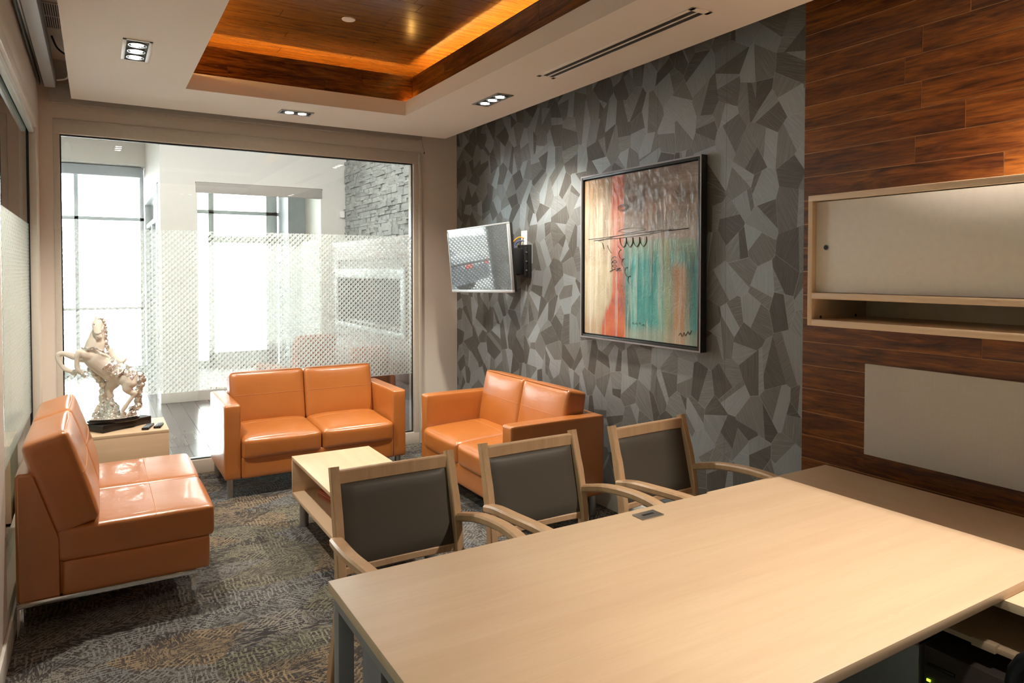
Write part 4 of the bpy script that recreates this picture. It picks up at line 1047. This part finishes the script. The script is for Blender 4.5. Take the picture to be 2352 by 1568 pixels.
tag(tube('cable', bez([(2.903, 4.655, 1.812), (2.87, 4.67, 1.81), (2.85, 4.70, 1.785), (2.845, 4.70, 1.755)], 6), .0045, M['bluecable'], None, 8), 'dark blue cable below the orange one at the wall plate', 'cable')

# ---- framed abstract painting (local x: left to right in view = towards -Y)
pic = empty('framed_painting', (2.861, 3.85, 1.123), R(-90), 'large abstract painting in orange, taupe and teal in a dark float frame', 'painting')
PWd, PHt = 1.105, 1.095; th = .046
boxes('frame', [((0, 0, 0), (.024, th, PHt)), ((PWd - .024, 0, 0), (PWd, th, PHt)), ((.024, 0, 0), (PWd - .024, th, .024)), ((.024, 0, PHt - .024), (PWd - .024, th, PHt))], M['black'], pic, .0015)
boxes('frame_lip', [((0, -.001, 0), (.009, .0005, PHt)), ((PWd - .009, -.001, 0), (PWd, .0005, PHt)), ((.009, -.001, 0), (PWd - .009, .0005, .009)), ((.009, -.001, PHt - .009), (PWd - .009, .0005, PHt))], M['greymetal'], pic)
box('backing', (.024, .03, .024), (PWd - .024, .04, PHt - .024), M['black'], pic)
cv = link('canvas', (lambda me: me)(bpy.data.meshes.new('canvas')), None, pic)
bm = bmesh.new(); add_box(bm, (0, 0, 0), (1, .018 / 1.0, 1)); bm.to_mesh(cv.data); bm.free(); cv.data.materials.append(M['painting'])
cw_, chh = PWd - .062, PHt - .062
cv.location = (.031, .012, .031); cv.scale = (cw_, 1, chh)
def stroke(pts, r=.0022, mat=None, n=5):
    P = bez([(.031 + u * cw_, .0108, .031 + v * chh) for u, v in pts], n)
    tube('ink_line', P, r, mat or M['blackgasket'], pic, 5)
stroke([(.04, .615), (.15, .618), (.30, .625), (.45, .63), (.62, .638), (.80, .64), (.66, .628), (.5, .618), (.36, .612), (.22, .61), (.1, .605)], .0014)
stroke([(.14, .60), (.3, .622), (.5, .645), (.58, .65), (.56, .662), (.44, .668), (.34, .655), (.45, .64), (.66, .634)], .0011)
stroke([(.78, .636), (.84, .638), (.93, .642)], .0026)
sp = []
for i in range(26): a = i * .9; rr = .045 - .0012 * i; sp.append((.385 + rr * math.cos(a) * 1.25, .795 + rr * math.sin(a) * .55))
stroke(sp, .0009, n=3)
for k in range(4): stroke([(.355 + k * .06, .61), (.365 + k * .06, .575), (.39 + k * .06, .555), (.412 + k * .06, .575), (.415 + k * .06, .61)], .0028, M['taupe'])
stroke([(.34, .56)] + [(.35 + .020 * math.cos(i * 1.3) + i * .006, .535 - i * .011 + .014 * math.sin(i * 1.3)) for i in range(20)], .0013, n=3)
stroke([(.30, .50)] + [(.30 + .026 * math.cos(i * 1.5), .49 - i * .006 + .014 * math.sin(i * 1.5)) for i in range(12)], .0013, n=3)
stroke([(.26, .405), (.31, .42), (.36, .425), (.32, .41), (.37, .412)], .0018)
stroke([(.155, .60), (.185, .585), (.20, .55)], .0024, M['taupe']); stroke([(.235, .57), (.25, .545), (.275, .52)], .0024, M['taupe'])
stroke([(.86, .05), (.875, .065), (.885, .045), (.90, .07), (.91, .052), (.93, .078), (.94, .06), (.955, .085)], .0013, n=3)
for a in ((.47, .09), (.50, .088), (.53, .092), (.56, .085)): stroke([a, (a[0] + .012, a[1] + .008), (a[0] + .02, a[1] - .004)], .001)

# ---- office chair behind the desk at the near right
oc = empty('office_chair', (1.632, .70, 0), R(-2), 'black office chair with loop arms at the near side of the desk', 'chair')
for k in range(5):
    a = 2 * math.pi * k / 5; p = Vector((.28 * math.cos(a), .28 * math.sin(a), .07))
    lg = bar('base_spoke', [(0, 0, .10), tuple(p)], .045, .03, M['black'], oc, .006, Vector((-math.sin(a), math.cos(a), 0)))
    cyl('caster', p + Vector((-.02 * math.sin(a), .02 * math.cos(a), -.042)), p + Vector((.02 * math.sin(a), -.02 * math.cos(a), -.042)), .028, M['black'], oc, seg=16)
cyl('gas_column', (0, 0, .1), (0, 0, .40), .025, M['steel'], oc)
cushion('seat', (.48, .46, .08), M['black'], oc, (0, 0, .45), r=.035, puff=(0, 0, .015), n=6)
cushion('backrest', (.44, .07, .50), M['black'], oc, (0, -.25, .80), (R(8), 0, 0), r=.03, puff=(0, .01, 0), n=6)
for s in (-1, 1):
    pts = [(s * .27, .13 * math.cos(a) - .02, .575 + .115 * math.sin(a)) for a in [2 * math.pi * i / 22 for i in range(22)]]
    tube('arm_loop', pts, .019, M['black'], oc, 10, closed=True)
    cyl('arm_hub', (s * .27, -.02, .45), (s * .30, -.02, .45), .045, M['black'], oc, seg=20, bev=.006)
    cyl('arm_screw', (s * .298, -.02, .45), (s * .304, -.02, .45), .009, M['chrome'], oc, seg=12)
    box('arm_bracket', (s * .2, -.06, .42), (s * .272, .03, .448), M['black'], oc, bev=.004)
